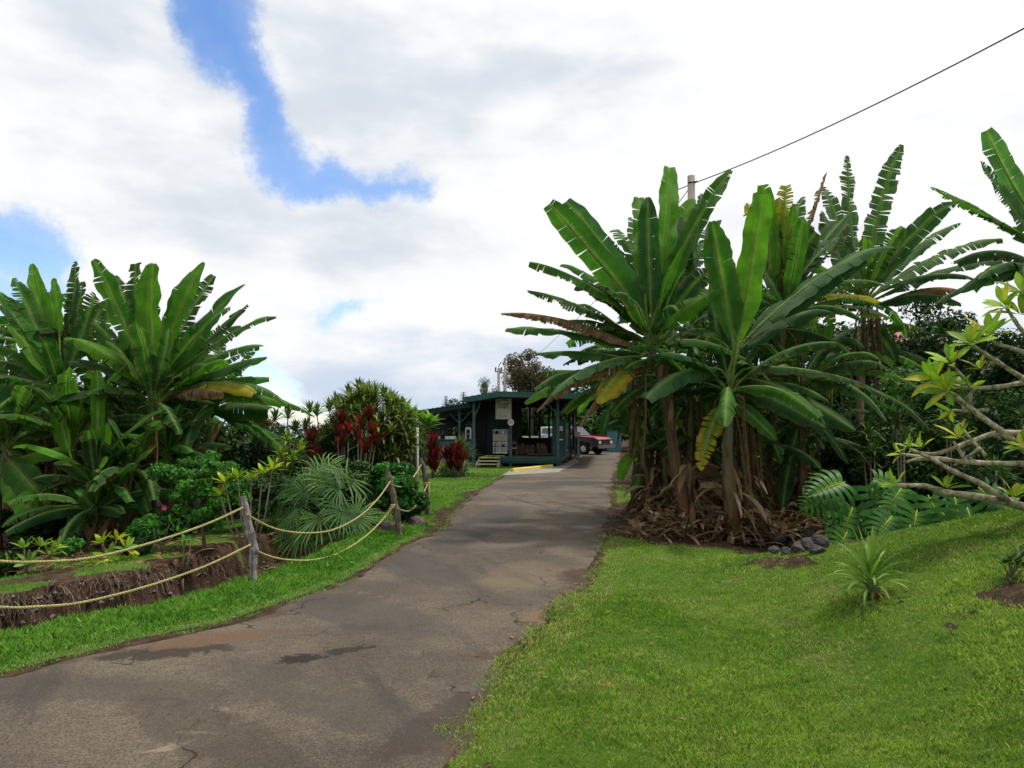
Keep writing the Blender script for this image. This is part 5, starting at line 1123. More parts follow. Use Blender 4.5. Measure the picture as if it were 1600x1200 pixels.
# ------------------------------------------------------------------ pineapple and small shrub on the bank
q = hit(1365,938); t_ = thing('pineapple_plant', 'single pineapple plant with arching narrow leaves on the sloping lawn', 'pineapple plant', q)
mb = MB(); mb.tube([q-Vector((0,0,.05)), q+Vector((0,0,.10)), q+Vector((-.02,0,.2))], [.055,.06,.03], 9, (.07,.06,.02), (.10,.16,.04), jit=.3); mb.build('stem', M['stem'], t_, True, q)
rs = random.Random(4); mb = MB()
for k in range(44):
    f = k/44; a = k*2.399; e = .12+1.25*f**.8; d_ = Vector((math.sin(e)*math.cos(a), math.sin(e)*math.sin(a), math.cos(e))); c_ = ((.10,.19,.03),(.14,.23,.05),(.08,.15,.03),(.18,.25,.06))[rs.randrange(4)]
    mb.strap(q+Vector((-.02,0,.19-.13*f))+d_*.02, d_, (.46-.10*f)*(.8+.35*rs.random()), .030, .7+1.2*f, c_, 8, tuple(x*1.2 for x in c_), fold=.6, pw=.5)
mb.build('foliage', M['strap'], t_, True, q); mb = MB()
for k in range(9):
    a = k*.7; mb.strap(q+Vector((0,0,.06)), (math.cos(a), math.sin(a), .2), .14, .028, 3, (.34,.24,.05), 5)
mb.build('dead_leaf', M['dead'], t_, True, q)
q = hit(1572,912); t_ = thing('small_succulent', 'small dark leafy shrub at the right edge of the lawn', 'shrub', q); ms = MB(); mb = MB()
for k in range(7):
    tip = q+Vector((.02+.16*rng.random(), rng.uniform(-.08,.08), .10+.16*rng.random())); ms.tube([q, q.lerp(tip, .5)+Vector((.02,0,0)), tip], [.010,.008,.006], 5, (.10,.09,.05)); whorl(mb, tip, Vector((0,0,1)), 7, .075, .04, [(.025,.06,.015),(.04,.09,.02)])
ms.build('stem', M['stem'], t_, True, q); mb.build('foliage', M['leaf'], t_, True, q)

# ------------------------------------------------------------------ pavilion
C0 = P(874, 731, 32.3); C0.z = 0.0; ANG = -math.atan(1.6/11.4)
U = Vector((math.cos(ANG), math.sin(ANG), 0)); Vv = Vector((-math.sin(ANG), math.cos(ANG), 0))
def BL(px, py, yl):
    d_ = raydir(px, py); o_ = Vector((0,0,CAMH)); t = (yl-(o_-C0).dot(Vv))/d_.dot(Vv); w = o_+d_*t; return ((w-C0).dot(U), w.z)
pav = thing('cafe_pavilion', 'open dark teal farm pavilion with posts, braces, deck and metal roof', 'pavilion', C0, ANG)
def part(name, fn, m, smooth=False, parent=pav, label=None):
    mb = MB(); fn(mb); o_ = mb.build(name, M[m], parent, smooth)
    if label: o_['label'] = label
    return o_
DZ = BL(874,714.5,0)[1]; DX0 = BL(782,715,0)[0]
def fdeck(mb):
    nb = 22
    for i in range(nb): w = 11.5/nb; mb.box((DX0/2, i*w+w/2, DZ-.02-.0007*(i%2)), (-DX0+.04, w-.012, .04))
part('deck', fdeck, 'deck')
part('fascia_board', lambda mb: (mb.box((DX0/2+.01, -.035, DZ-.10), (-DX0+.10, .05, .17)), mb.box((DX0/2+.01, -.015, DZ-.235), (-DX0+.06, .05, .07)), mb.box((.05, 5.72, DZ-.10), (.05, 11.5, .17))), 'teal')
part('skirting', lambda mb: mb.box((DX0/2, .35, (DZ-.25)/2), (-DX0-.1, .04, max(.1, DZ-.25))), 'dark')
for px, yl in ((798,.06),(872,.06)):
    x = BL(px, 725, yl)[0]; part('pier', lambda mb: mb.box((x, yl, (DZ-.28)/2), (.12,.12,DZ-.28)), 'teal')
RB = BL(786,613,0); RA = BL(730,622,0); RC = BL(960,617,0)
def top_at(x):
    if x < RB[0]: f = (x-RA[0])/(RB[0]-RA[0]); return RA[1]*(1-f)+RB[1]*f
    f = (x-RB[0])/(RC[0]-RB[0]); return RB[1]*(1-f)+RC[1]*f
def froof(mb):
    th = .05
    xs = [RA[0]+(RB[0]-RA[0])*i/12 for i in range(12)]+[RB[0]+(RC[0]-RB[0])*i/22 for i in range(23)]
    o_ = [(x, top_at(x)+.02*(i % 2)) for i, x in enumerate(xs)]; mb.prism(o_+[(x, z-th) for x, z in reversed(o_)], -.9, 12)
part('roof', froof, 'tealroof')
part('roof_fascia', lambda mb: mb.prism([(x, top_at(x)-.02) for x in (RA[0], RB[0], RC[0])]+[(x, top_at(x)-.24) for x in (RC[0], RB[0], RA[0])], -.96, -.905), 'tealroof')
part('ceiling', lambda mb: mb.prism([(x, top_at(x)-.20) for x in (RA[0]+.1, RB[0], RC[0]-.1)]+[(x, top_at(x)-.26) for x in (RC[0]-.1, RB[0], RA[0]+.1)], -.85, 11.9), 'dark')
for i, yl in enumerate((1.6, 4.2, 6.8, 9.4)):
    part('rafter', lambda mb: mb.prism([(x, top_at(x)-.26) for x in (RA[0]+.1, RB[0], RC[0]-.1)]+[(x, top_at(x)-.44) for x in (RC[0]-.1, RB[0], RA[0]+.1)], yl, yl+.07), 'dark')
# main posts with braces
def bpost(px, yl, zb, m='postp', w=.11, brace=(1,)):
    x = BL(px, 690, yl)[0]; zt = top_at(x)-.22 if x > RA[0] else None
    def f(mb): mb.box((x, yl, (zb+zt)/2), (w, w, zt-zb))
    po = part('post', f, m)
    for s_ in brace:
        mb = MB(); a = Vector((x, yl, zt-.75)); b_ = Vector((x+s_*.55, yl, zt-.08))
        if s_ == 0: b_ = Vector((x+.16, yl+.5, zt-.05))
        mb.tube([a, b_], .04, 4); mb.build('brace', M[m], po)
bpost(740.5, -.5, 0, brace=(.5,)); bpost(798, .06, DZ, brace=()); bpost(872, .06, DZ, brace=(-1, 1))
for px, yl in ((884,3.2),(890,5.6),(896,8.2),(900,10.6)): bpost(px, yl, DZ, 'teal', brace=(-1,))
for xl in (-2.0, -1.45, -1.2, -.8, -2.6): 
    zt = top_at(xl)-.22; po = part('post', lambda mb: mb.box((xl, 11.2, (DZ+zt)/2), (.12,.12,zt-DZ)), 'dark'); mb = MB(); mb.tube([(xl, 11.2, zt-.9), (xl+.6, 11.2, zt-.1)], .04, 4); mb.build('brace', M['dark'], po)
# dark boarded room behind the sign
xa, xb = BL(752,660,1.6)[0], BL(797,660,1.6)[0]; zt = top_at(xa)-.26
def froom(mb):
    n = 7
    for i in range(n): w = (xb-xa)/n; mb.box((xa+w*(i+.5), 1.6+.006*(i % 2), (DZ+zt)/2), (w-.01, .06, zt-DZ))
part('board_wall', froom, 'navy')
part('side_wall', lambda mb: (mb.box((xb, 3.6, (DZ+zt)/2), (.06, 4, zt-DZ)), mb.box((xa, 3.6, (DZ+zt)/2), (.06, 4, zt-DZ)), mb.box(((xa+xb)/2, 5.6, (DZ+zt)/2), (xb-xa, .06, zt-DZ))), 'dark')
# booth panel at right
bx0, bx1 = BL(864,680,1.2)[0], BL(882,680,1.2)[0]; zb_ = BL(870,655,1.2)[1]
part('booth_panel', lambda mb: (mb.box(((bx0+bx1)/2, 1.2, (DZ+zb_)/2), (bx1-bx0, .08, zb_-DZ)), mb.box((bx0, 1.7, (DZ+zb_)/2), (.08, .95, zb_-DZ)), mb.box((bx1, 1.7, (DZ+zb_)/2), (.08, .95, zb_-DZ))), 'teal')
def notice(lab, px0, py0, px1, py1, parent=None):
    a = BL(px0, py0, 1.12); c_ = BL(px1, py1, 1.12); mb = MB(); mb.box(((a[0]+c_[0])/2, 1.13, (a[1]+c_[1])/2), (abs(c_[0]-a[0]), .02, abs(a[1]-c_[1])))
    t_ = thing('paper_notice', lab, 'notice', C0, ANG); mb.build('paper', M['white'], t_); mb = MB(); mb.box(((a[0]+c_[0])/2, 1.113, (a[1]+c_[1])/2-.02), (abs(c_[0]-a[0])*.28, .01, abs(a[1]-c_[1])*.3)); mb.build('print', M['ink'], t_)
notice('white paper notice with a small dark mark pinned on the booth panel', 874.5, 666, 879, 673); notice('narrow white strip notice lower on the booth panel', 874, 686, 879.5, 688)
# left wing: lower roof, posts, counter wall
wl0, wr0 = BL(655,686,1.2), BL(741,686,.4)
LWX0 = BL(640,690,1.4)[0]; LWX1 = BL(744,690,.6)[0]
def line_z(px, py, yl): return BL(px, py, yl)[1]
zL, zR = line_z(646,643,.2), line_z(738,629,.2); xL, xR = BL(646,643,.2)[0], BL(738,629,.2)[0]
def fwing(mb):
    n = 26; q0 = len(mb.v)
    for i in range(n+1):
        f = i/n; x = xL+(xR-xL)*f; z = zL+(zR-zL)*f+.02*(i % 2)
        for y, dz in ((.0,0),(9.5,-.5)):
            mb.vert((x, y, z+dz)); mb.vert((x, y, z+dz-.05))
    for i in range(n):
        a = q0+i*4; mb.face(a, a+4, a+6, a+2); mb.face(a+1, a+3, a+7, a+5); mb.face(a, a+1, a+5, a+4); mb.face(a+2, a+6, a+7, a+3)
part('wing_roof', fwing, 'tealroof')
part('wing_board', lambda mb: mb.prism([(xL, zL-.06), (xR, zR-.06), (xR, zR-.20), (xL, zL-.20)], .02, .07), 'navy')
part('wing_board', lambda mb: mb.prism([(xL+.1, zL-.28), (xR, zR-.28), (xR, zR-.72), (xL+.1, zL-.92)], 4.0, 4.1), 'navy')  # dark board added below the wing roof, standing in for the shade inside
cz = BL(700,687,.5)[1]; cb = BL(700,712,.5)[1]
part('counter_wall', lambda mb: (mb.box(((LWX0+LWX1)/2, .55, (cz+cb)/2), (LWX1-LWX0, .08, cz-cb-.04)),), 'wall')
part('counter_top', lambda mb: mb.box(((LWX0+LWX1)/2, .70, cz), (LWX1-LWX0+.02, .5, .045)), 'teal')
part('foundation', lambda mb: mb.box(((LWX0+LWX1)/2, .62, cb/2), (LWX1-LWX0, .06, cb-.03)), 'navy')
part('wing_floor', lambda mb: mb.box(((LWX0+LWX1)/2, 5, cb-.05), (LWX1-LWX0, 8.6, .08)), 'deck')
def wz(x): f = (x-xL)/(xR-xL); return zL+(zR-zL)*f
x = BL(718,680,.45)[0]; po = part('post', lambda mb: mb.box((x, .45, (wz(x)-.12)/2), (.10,.10,wz(x)-.12)), 'postp')
for s_ in (-1, 1):
    mb = MB(); mb.tube([(x, .45, wz(x)-.85), (x+s_*.62, .45, wz(x)-.22)], .032, 4); mb.build('brace', M['postp'], po)
for px in (684,690,697,706,660): 
    x = BL(px,680,8.5)[0]; po = part('post', lambda mb: mb.box((x, 8.5, (wz(x)-.6+cb)/2), (.11,.11,wz(x)-.6-cb)), 'dark'); mb = MB(); mb.tube([(x, 8.5, wz(x)-1.3), (x+.6, 8.5, wz(x)-.7)], .04, 4); mb.build('brace', M['dark'], po)
part('header_board', lambda mb: mb.box((BL(694,658,8)[0], 8.0, BL(694,658,8)[1]), (1.5, .04, .06)), 'post2')
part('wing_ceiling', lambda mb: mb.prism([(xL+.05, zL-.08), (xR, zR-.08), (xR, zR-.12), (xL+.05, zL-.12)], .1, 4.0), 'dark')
x = BL(748,665,1.0)[0]; part('doorway_dark', lambda mb: mb.box((x, 1.5, (cb+BL(748,632,1)[1])/2), (.5, .05, BL(748,632,1)[1]-cb)), 'black')  # black slab painted as the shade inside the open doorway
# sign board
def text(s_, size, m, parent, loc, name, rot=0, ext=.003):
    c_ = bpy.data.curves.new(name, 'FONT'); c_.body = s_; c_.size = size; c_.align_x = 'CENTER'; c_.align_y = 'CENTER'; c_.extrude = ext; c_.resolution_u = 2; c_.offset = size*.02
    tmp = bpy.data.objects.new(name, c_); COL.objects.link(tmp); dg = bpy.context.evaluated_depsgraph_get(); me = bpy.data.meshes.new_from_object(tmp.evaluated_get(dg))
    bpy.data.objects.remove(tmp); me.materials.clear(); me.materials.append(m); o_ = bpy.data.objects.new(name, me); link(o_, parent); o_.location = loc
    o_.rotation_euler = (math.pi/2, rot, 0); return o_
s0, s1 = BL(774.5,621,-.1), BL(799,655,-.1); cx, czs = (s0[0]+s1[0])/2, (s0[1]+s1[1])/2; sw, sh = s1[0]-s0[0], s0[1]-s1[1]
sg = thing('hanging_sign', 'tall cream coffee cherry sign board hung under the roof edge', 'sign', C0, ANG); mb = MB(); mb.box((cx, -.1, czs), (sw, .03, sh)); mb.build('board', M['sign'], sg)
mb = MB()
for s_ in (-1, 1): mb.box((cx+s_*sw*.44, -.118, czs), (.008, .004, sh*.9)); mb.box((cx, -.118, czs+s_*sh*.45), (sw*.88, .004, .008))
mb.build('border', M['ink'], sg)
mb = MB(); mb.box((cx-sw*.35, -.1, czs+sh*.5+.08), (.012,.012,.16)); mb.box((cx+sw*.35, -.1, czs+sh*.5+.08), (.012,.012,.16)); mb.build('hanger', M['metal'], sg)
text('COFFEE', .135, M['ink'], sg, (cx, -.117, czs+sh*.17), 'lettering'); text('CHERRY', .135, M['ink'], sg, (cx, -.117, czs+sh*.04), 'lettering'); text('F A R M S', .085, M['ink'], sg, (cx, -.117, czs-sh*.36), 'lettering')
for i, ch in enumerate('GREENWELL'):
    a = (i-4)*.27; text(ch, .09, M['ink'], sg, (cx+math.sin(a)*.26, -.117, czs+sh*.14+math.cos(a)*.24), 'lettering', a)
# octagon
oc, oz = BL(798.3,660,-.14); og = thing('octagon_sign', 'small white octagonal sign with red lettering fixed to the porch post', 'sign', C0, ANG); mb = MB(); R_ = .148
mb.prism([(oc+R_*math.cos(math.pi/8+k*math.pi/4), oz+R_*math.sin(math.pi/8+k*math.pi/4)) for k in range(8)], -.155, -.135); mb.build('board', M['signw'], og)
text('PLEASE', .062, M['inkred'], og, (oc, -.158, oz+.05), 'lettering'); text('SLOW', .085, M['inkred'], og, (oc, -.158, oz-.03), 'lettering')
# appliance : two stacked cream refrigerated dispensers with metal rail in front
def place(name, label, cat, group=None): return thing(name, label, cat, C0, ANG, group)
a0, a1 = BL(771,671,1.2), BL(793,708.5,1.2); ax_, aw = (a0[0]+a1[0])/2, a1[0]-a0[0]; az0, az1 = a1[1], a0[1]
fr = place('vending_machine', 'cream coloured twin door appliance behind the black rail', 'appliance'); mb = MB(); mb.box((ax_, 1.3, (az0+az1)/2), (aw, .45, az1-az0)); mb.build('cabinet', M['white'], fr)
mb = MB(); mb.box((ax_, 1.065, az1-.13), (aw*.98, .02, .22)); mb.build('top_panel', M['metal'], fr)
for s_ in (-1, 1):
    for j in (0, 1):
        mb = MB(); mb.box((ax_+s_*aw*.245, 1.06, az0+.12+(az1-az0-.36)*(.25+.5*j)), (aw*.45, .03, (az1-az0-.36)*.44)); mb.build('door', M['sign'], fr)
    mb = MB(); mb.tube([(ax_+s_*aw*.22, 1.05, az1-.13), (ax_+s_*aw*.22, 1.02, az1-.13)], .07, 14); mb.build('dial', M['black'] if s_ < 0 else M['signw'], fr)
mb = MB(); mb.box((ax_+aw*.25, 1.035, az0+.36), (.10, .02, .12)); mb.build('vent', M['black'], fr)
rl = place('porch_railing', 'thin black metal railing at the top of the yellow steps', 'railing'); mb = MB()
x0, x1 = BL(762,700,.02)[0], BL(794,700,.02)[0]
for z in (.25,.5,.75): mb.tube([(x0, .25, DZ+z*.9), (x1, .25, DZ+z*.9)], .010, 5)
for f in (0,.33,.66,1): mb.tube([(x0+(x1-x0)*f, .25, DZ), (x0+(x1-x0)*f, .25, DZ+.72)], .012, 5)
mb.tube([(x0+.5*(x1-x0), -.2, DZ+.75), (x0+.25*(x1-x0), -.5, .1)], .014, 5); mb.build('bars', M['black'], rl)
# steps
st = place('entry_steps', 'short cream wooden steps with yellow edged treads up to the deck', 'steps'); sx0, sx1 = BL(748.5,720,-.3)[0], BL(779,720,-.3)[0]; sm_ = (sx0+sx1)/2; sw_ = sx1-sx0
for i in range(3):
    z = DZ-.03-i*DZ*.30; y = .0-.34*i-.1; mb = MB(); mb.box((sm_, y, z), (sw_, .24, .035)); tr_ = mb.build('tread', M['cream'], st); mb = MB(); mb.box((sm_, y-.123, z), (sw_, .008, .05)); mb.build('nosing', M['paleyellow'], tr_)
for s_ in (0, 1): mb = MB(); mb.prism([(-.95, 0), (-.95, DZ*.38), (.0, DZ), (.05, DZ), (.05, 0)], sx0-.03+s_*(sw_+.06), sx0-.002+s_*(sw_+.004)+(0 if not s_ else .03), 'x'); mb.build('stringer', M['cream'], st)
mb = MB(); mb.box((sm_, .03, DZ*.5), (sw_-.08, .02, DZ*.95)); mb.build('backing', M['dark'], st)
# yellow wheel stop
qa, qb = Vector((*flat(800,737),0)), Vector((*flat(862,730.5),0)); dd = (qb-qa); ws = thing('parking_stop', 'yellow painted concrete parking stop in front of the deck', 'parking stop', qa, math.atan2(dd.y, dd.x)); L = dd.length
mb = MB(); mb.prism([(-.09,0),(-.075,.10),(-.04,.13),(.04,.13),(.075,.10),(.09,0)], 0, L, 'x'); mb.build('kerb_block', M['yellow'], ws)
# counter things
def cbox(lab, name, cat, px0, py0, px1, py1, yl, dpt, m):
    a = BL(px0, py0, yl); c_ = BL(px1, py1, yl); t_ = place(name, lab, cat); mb = MB(); w, h_ = c_[0]-a[0], a[1]-cz-.024; mb.box(((a[0]+c_[0])/2, yl, cz+.024+h_/2), (w, dpt, h_)); mb.build('body', M[m], t_); return t_, (a[0]+c_[0])/2, w, h_
t_, x, w, h_ = cbox('white oblong tray box lying on the counter', 'tray', 'tray', 697, 681.5, 713, 686, .75, .3, 'white'); mb = MB(); mb.box((x-w*.2, .59, cz+.03+h_*.5), (.01, .01, h_*.8)); mb.build('divider', M['metal'], t_)
a, c_ = BL(727.5,667.5,.75), BL(736.5,686,.75); t_ = place('drink_dispenser', 'white arch shaped drink dispenser standing on the counter end', 'dispenser'); w = c_[0]-a[0]; x = (a[0]+c_[0])/2; h_ = a[1]-cz-.02; mb = MB()
ol = [(x-w/2, cz+.024), (x-w/2, cz+.024+h_*.82), (x-w*.3, cz+.02+h_*.97), (x, cz+.02+h_), (x+w*.3, cz+.02+h_*.97), (x+w/2, cz+.024+h_*.82), (x+w/2, cz+.024), (x+w*.3, cz+.024), (x+w*.3, cz+.02+h_*.75), (x-w*.3, cz+.02+h_*.75), (x-w*.3, cz+.024)]
for i0, i1 in ((0,2),):
    mb.box((x-w*.4, .75, cz+.024+h_*.40), (w*.2, .16, h_*.80)); mb.box((x+w*.4, .75, cz+.024+h_*.40), (w*.2, .16, h_*.80)); mb.prism([(x-w/2, cz+.026+h_*.80), (x+w/2, cz+.026+h_*.80), (x+w*.42, cz+.02+h_*.93), (x+w*.22, cz+.02+h_), (x-w*.22, cz+.02+h_), (x-w*.42, cz+.02+h_*.93)], .67, .83)
mb.build('housing', M['white'], t_); mb = MB(); mb.box((x, .78, cz+.024+h_*.40), (w*.58, .08, h_*.78)); mb.build('recess', M['black'], t_); mb = MB(); mb.tube([(x, .73, cz+h_*.55), (x, .73, cz+h_*.42)], .02, 6); mb.build('spout', M['white'], t_)
a, c_ = BL(730,657.5,4.0), BL(736.5,667.5,4.0); t_ = place('blue_poster', 'small blue picture hung inside the left wing', 'poster'); mb = MB(); mb.box(((a[0]+c_[0])/2, 4.0, (a[1]+c_[1])/2), (c_[0]-a[0], .02, a[1]-c_[1])); mb.build('print', M['blue'], t_)
for i, (px, h_) in enumerate(((672,.16),(681,.10),(686.5,.13))):
    x = BL(px,684,.8)[0]; t_ = place('counter_jar', ('pale jar at the far left of the counter','small pale jar left of the tray box','slim jar standing beside the tray box')[i], 'jar'); mb = MB(); mb.tube([(x,.8,cz+.024),(x,.8,cz+.024+h_)], [.05,.045], 10); mb.build('body', M['signw'] if i != 1 else M['metal'], t_, True); mb = MB(); mb.tube([(x,.8,cz+.026+h_),(x,.8,cz+.05+h_)], .05, 10); mb.build('lid', M['inkred'] if i == 2 else M['metal'], t_)
# folding chair, sacks, pallets on the deck
t_ = place('wooden_chair', 'pale wooden chair beside the porch post', 'chair'); x = BL(802.5,700,.9)[0]
for dx in (-.10,.10):
    for dy in (0,.25): mb = MB(); mb.tube([(x+dx*1.2, .9+dy, DZ), (x+dx*.8, .9+dy, DZ+.34)], .016, 5); mb.build('leg', M['sack'], t_)
mb = MB(); mb.box((x, 1.03, DZ+.36), (.24,.30,.03)); mb.build('seat', M['cream'], t_)
for dx in (-.10,.10): mb = MB(); mb.tube([(x+dx, 1.17, DZ+.36), (x+dx*.7, 1.25, DZ+.66)], .014, 5); mb.build('back_rail', M['sack'], t_)
mb = MB(); mb.box((x, 1.23, DZ+.6), (.20,.02,.10)); mb.build('backrest', M['sack'], t_)
rs = random.Random(2)
for i, px in enumerate((808,816,824,832,840,847)):
    x = BL(px,700,2.4)[0]; t_ = place('burlap_sack', ['brown burlap sack leftmost in the row on the deck','second burlap sack from the left on the deck','third burlap sack from the left on the deck','fourth burlap sack from the left on the deck','leaning pale burlap sack second from the right','rightmost pale leaning burlap sack on the deck'][i], 'sack', 'burlap sacks on the deck')
    mb = MB(); lean = .0 if i < 4 else .14; h_ = .50+.08*rs.random()
    mb.tube([(x+lean, 2.4, DZ), (x+lean*.9, 2.4, DZ+.06), (x+lean*.6, 2.42, DZ+h_*.5), (x+lean*.2, 2.45, DZ+h_*.85), (x, 2.46, DZ+h_*.93)], [.11,.15,.155,.12,.05], 12, jit=.1); mb.build('bag', M['sack'], t_, True); mb = MB(); mb.tube([(x, 2.46, DZ+h_*.92), (x-.01, 2.46, DZ+h_*1.02)], [.035,.06], 8); mb.build('tied_neck', M['sack'], t_)
t_ = place('wooden_pallet', 'low wooden platform lying on the deck behind the front edge', 'pallet'); x0, x1 = BL(825,708,1.0)[0], BL(862,708,1.0)[0]
for i in range(7): mb = MB(); mb.box(((x0+x1)/2, .75+i*.11, DZ+.085), (x1-x0, .09, .02)); mb.build('slat', M['deck'], t_)
mb = MB(); mb.box(((x0+x1)/2, 1.08, DZ+.038), (x1-x0-.06, .7, .07)); mb.build('runner', M['dark'], t_)
t_ = place('storage_bin', 'dark brown wooden bin standing along the back of the deck', 'bin'); x0, x1 = BL(804,684,4.6)[0], BL(862,684,4.6)[0]; zt_ = BL(830,684,4.6)[1]
for i in range(12): w = (x1-x0)/12; mb = MB(); mb.box((x0+w*(i+.5), 4.6, (DZ+zt_)/2), (w-.012, .5, zt_-DZ)); mb.build('board', M['dark'], t_)
# downpipe, pump
t_ = place('downpipe', 'white bent downpipe at the far right corner of the deck', 'downpipe'); x = .22; yl = 9.2; zt_ = top_at(.1)-.3
x = BL(897.5,690,yl)[0]; mb = MB(); mb.tube([(x, yl, zt_), (x, yl, .16), (x+.05, yl, .07), (x+.16, yl, .05), (x+.42, yl, .05)], .05, 8); mb.build('pipe', M['white'], t_, True)
def wbox(mb, px0, py0, px1, py1, Y, dpt):
    a = P(px0, py0, Y); c_ = P(px1, py1, Y); mb.box(((a.x+c_.x)/2, Y+dpt/2, (a.z+c_.z)/2), (abs(c_.x-a.x), dpt, abs(a.z-c_.z)))
q = on(903,40); t_ = thing('fuel_pump', 'old grey fuel pump with a pale top beside the downpipe', 'fuel pump', q); mb = MB(); wbox(mb, 898.5, 682, 906, 713.5, 40, .5); mb.build('body', M['metal'], t_, org=q); mb = MB(); wbox(mb, 898, 675, 906.5, 681.8, 40-.02, .54); mb.build('top', M['signw'], t_, org=q); mb = MB(); wbox(mb, 899.5, 684, 902, 710, 39.96, .03); mb.build('hose_panel', M['black'], t_, org=q)
q = on(891,39.2); t_ = thing('drinks_crate_stand', 'small stand with a red and white top on the right deck side', 'stand', q); mb = MB(); wbox(mb, 888.5, 676, 894.5, 679.5, 39.2, .3); mb.build('red_top', M['inkred'], t_, org=q); mb = MB(); wbox(mb, 889, 679.6, 894, 685, 39.22, .26); mb.build('white_box', M['signw'], t_, org=q); mb = MB(); wbox(mb, 889.5, 685.1, 893.5, 713, 39.24, .2); mb.build('leg_panel', M['black'], t_, org=q)
# small shed
q = on(961,50); t_ = thing('small_shed', 'small blue green shed at the end of the road', 'shed', q); mb = MB(); wbox(mb, 951, 672, 971, 706.5, 50, 1.2); mb.build('wall', M['shed'], t_, org=q); mb = MB(); wbox(mb, 949.5, 669.8, 972.5, 671.9, 49.9, 1.4); mb.build('roof', M['tealroof'], t_, org=q); mb = MB(); wbox(mb, 957, 677, 966, 706, 49.97, .05); d_ = mb.build('door', M['shed'], t_, org=q); mb = MB(); wbox(mb, 964, 690, 965, 693, 49.93, .04); mb.build('handle', M['chrome'], d_, org=(0,0,0)) if False else mb.build('handle', M['chrome'], t_, org=q)

# ------------------------------------------------------------------ vehicles
def vehicle(label, loc, rz, body, pickup=True, hood=None):
    t_ = thing('pickup_truck', label, 'pickup truck', loc, rz)   # local: +x forward
    def pt(name, fn, m, par=t_, sm_=False): mb = MB(); fn(mb); return mb.build(name, M[m], par, sm_)
    pt('body', lambda mb: mb.prism([(-2.5,.55),(-2.5,1.12),(-.7,1.14),(.9,1.12),(2.2,1.02),(2.45,.92),(2.48,.5),(1.95,.5),(1.85,.72),(1.6,.86),(1.3,.86),(1.05,.72),(.95,.45),(-1.05,.45),(-1.15,.72),(-1.4,.86),(-1.7,.86),(-1.95,.72),(-2.05,.5)], -.88, .88), body)
    pt('bed', lambda mb: mb.box((-1.65,0,1.125), (1.6,1.5,.03)), 'black')
    if hood: pt('hood', lambda mb: mb.prism([(.95,1.125),(2.2,1.03),(2.46,.93),(2.46,.96),(2.2,1.07),(.95,1.16)], -.86, .86), hood)
    cab = pt('cab', lambda mb: mb.prism([(-.75,1.14),(-.62,1.72),(.25,1.74),(.95,1.14)], -.78, .78), body)
    pt('windshield', lambda mb: mb.prism([(.33,1.69),(.95,1.18),(.98,1.19),(.36,1.71)], -.7, .7), 'glass', cab)
    for s_ in (-1, 1): pt('side_window', lambda mb: mb.prism([(-.55,1.2),(-.48,1.62),(.2,1.64),(.68,1.2)], s_*.785, s_*.80), 'glass', cab)
    pt('rear_window', lambda mb: mb.prism([(-.73,1.3),(-.66,1.62),(-.68,1.63),(-.76,1.3)], -.6, .6), 'glass', cab)
    for x in (1.45,-1.55):
        for s_ in (-1, 1):
            mb = MB(); mb.tube([(x, s_*.66, .36), (x, s_*.70, .36), (x, s_*.88, .36), (x, s_*.90, .36)], [.30,.36,.36,.31], 20); w_ = mb.build('wheel', M['black'], t_); mb = MB(); mb.tube([(x, s_*.90, .36), (x, s_*.915, .36)], [.20,.17], 16); mb.build('rim', M['chrome'], w_)
    pt('bumper', lambda mb: mb.box((2.56,0,.52), (.16,1.8,.2)), 'chrome'); pt('bumper', lambda mb: mb.box((-2.56,0,.52), (.14,1.75,.16)), 'chrome')
    pt('grille', lambda mb: mb.box((2.49,0,.76), (.03,1.0,.24)), 'black')
    for s_ in (-1, 1): pt('headlight', lambda mb: mb.box((2.485,s_*.68,.78), (.04,.26,.17)), 'lamp'); pt('taillight', lambda mb: mb.box((-2.51,s_*.8,.9), (.03,.12,.3)), 'inkred')
    return t_
q = on(893,47); vehicle('black pickup truck with a red hood parked beside the fuel pump', (q.x, q.y, 0), math.radians(-38), 'carblack', hood='carred')
q = on(912,53.5); vehicle('red pickup truck parked behind the dark one near the shed', (q.x, q.y, 0), math.radians(165), 'carred')
q = on(868,49); vehicle('white pickup truck seen through the open deck of the pavilion', (q.x, q.y, 0), math.radians(52), 'carwhite')

# ------------------------------------------------------------------ utility poles, cable, house
for i, (px, ty, Y) in enumerate(((779,575,50),(789,577,50))):
    q = on(px, Y); z = P(px, ty, Y).z; t_ = thing('utility_pole', ('left of the two utility poles above the pavilion roof','right utility pole above the roof with a transformer on top')[i], 'utility pole', q)
    mb = MB(); mb.tube([q, (q.x, Y, z)], [.10,.085] if not i else [.13,.11], 8); mb.build('pole', M['pole'], t_, True, q); mb = MB(); mb.box((q.x, Y, z-.25), (.9 if i else .5, .08, .08)); mb.build('crossarm', M['pole'], t_, org=q)
    for dx in ((-.35,.0,.35) if i else (-.2,.2)): mb = MB(); mb.tube([(q.x+dx, Y, z-.2), (q.x+dx, Y, z+.05)], .05, 6); mb.build('insulator', M['black'], t_, org=q)
    if i: mb = MB(); mb.tube([(q.x+.22, Y-.1, z-.9), (q.x+.22, Y-.1, z-.4)], .16, 10); mb.build('transformer', M['metal'], t_, True, q)
mb = MB(); a = P(779,574,50); b_ = P(789,576,50); mb.tube([a, a.lerp(b_, .3)+Vector((0,0,.35)), a.lerp(b_, .7)+Vector((0,0,.35)), b_], .03, 5); props(mb.build('jumper_cable', M['wire'], None, True, a), 'short looped wire joining the two utility poles', 'cable')
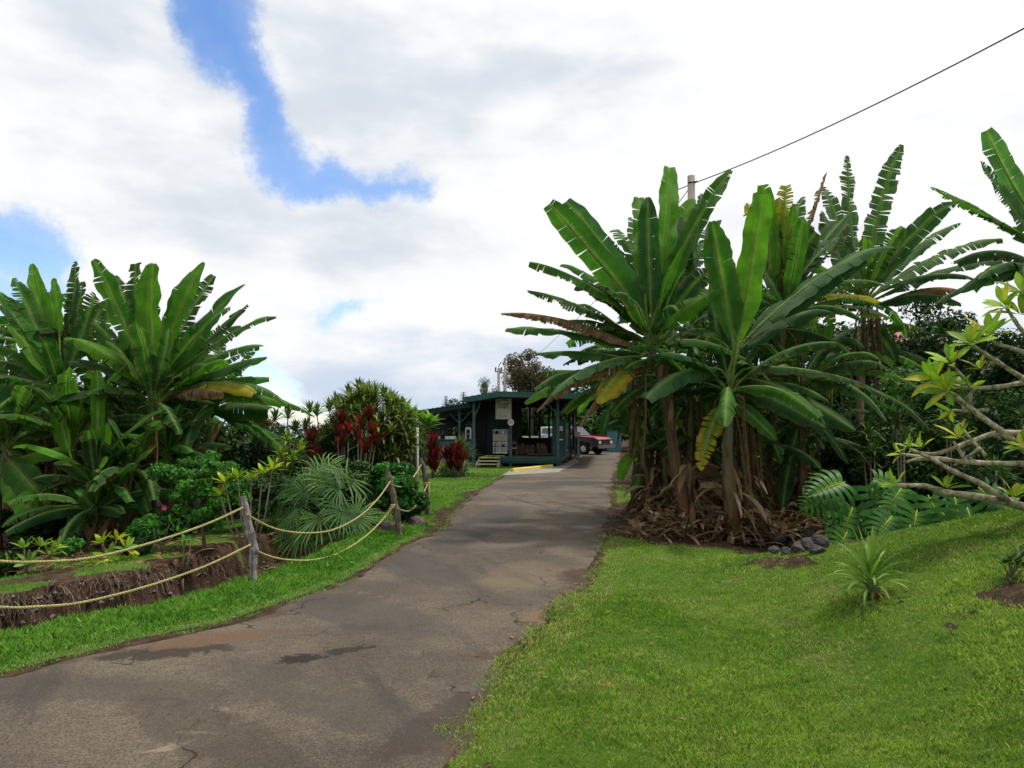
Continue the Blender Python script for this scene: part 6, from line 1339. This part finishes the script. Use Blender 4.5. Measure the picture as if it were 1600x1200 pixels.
q = on(1085,19.5); z = P(1085,275,19.5).z; t_ = thing('utility_pole', 'weathered square topped utility pole rising out of the right bananas', 'utility pole', q); mb = MB(); mb.tube([q, (q.x, 19.5, z)], [.13,.10], 9); mb.build('pole', M['pole'], t_, True, q); mb = MB(); mb.tube([(q.x-.12,19.4,z-.22),(q.x+.14,19.4,z-.18)], .02, 5); mb.build('bracket', M['wire'], t_, org=q)
mb = MB(); pts = [(1060,296,20),(1078,288,19.4),(1090,285,19.35),(1110,276,19),(1148,260,18.2),(1200,239,17),(1300,193,15),(1400,150,13.3),(1500,100,12),(1600,50,11),(1750,-35,9.8),(1900,-120,9)]
A_, B_ = P(1090,284,19.35), P(1900,-120,9); q = [P(1060,296,20)]+[A_.lerp(B_, k/40)-Vector((0,0,1))*(.22*4*(k/40)*(1-k/40)) for k in range(41)]; mb.tube(q, .013, 6); props(mb.build('overhead_cable', M['wire'], None, True, q[0]), 'black twisted overhead cable running from the pole to the upper right', 'cable')
mb = MB(); q = [P(793,587,50), P(806,580,51), P(830,562,50), P(855,541,44), P(900,500,36), P(1000,400,26), P(1080,290,19.5)]; mb.tube(q, .011, 5); props(mb.build('overhead_cable', M['wire'], None, True, q[0]), 'thin cable leading from the transformer pole behind the bananas', 'cable')
q = on(1420,31); rz_ = P(1420,505,31).z; hs_ = thing('red_roof_house', 'house with a faded red roof half hidden by the trees', 'house', q)
mb = MB(); w = 3.2; zb = rz_-1.1; mb.box((q.x, 32.6, (q.z+zb)/2), (2.2, 4, zb-q.z)); mb.build('wall', M['cream'], hs_, org=q)
mb = MB(); mb.prism([(30.2, zb-.12), (32.6, rz_+.1), (35.0, zb-.12), (35.0, zb-.22), (32.6, rz_), (30.2, zb-.22)], q.x-1.35, q.x+1.35, 'x'); mb.build('roof', M['redroof'], hs_, org=q)
for dx in (-.62, .62):
    mb = MB(); mb.box((q.x+dx, 30.58, zb-1.0), (.6,.06,1.0)); wd = mb.build('window', M['glass'], hs_, org=q)
mb = MB(); mb.box((q.x, 30.58, q.z+1.0), (.85,.06,2.0)); mb.build('door', M['post2'], hs_, org=q)
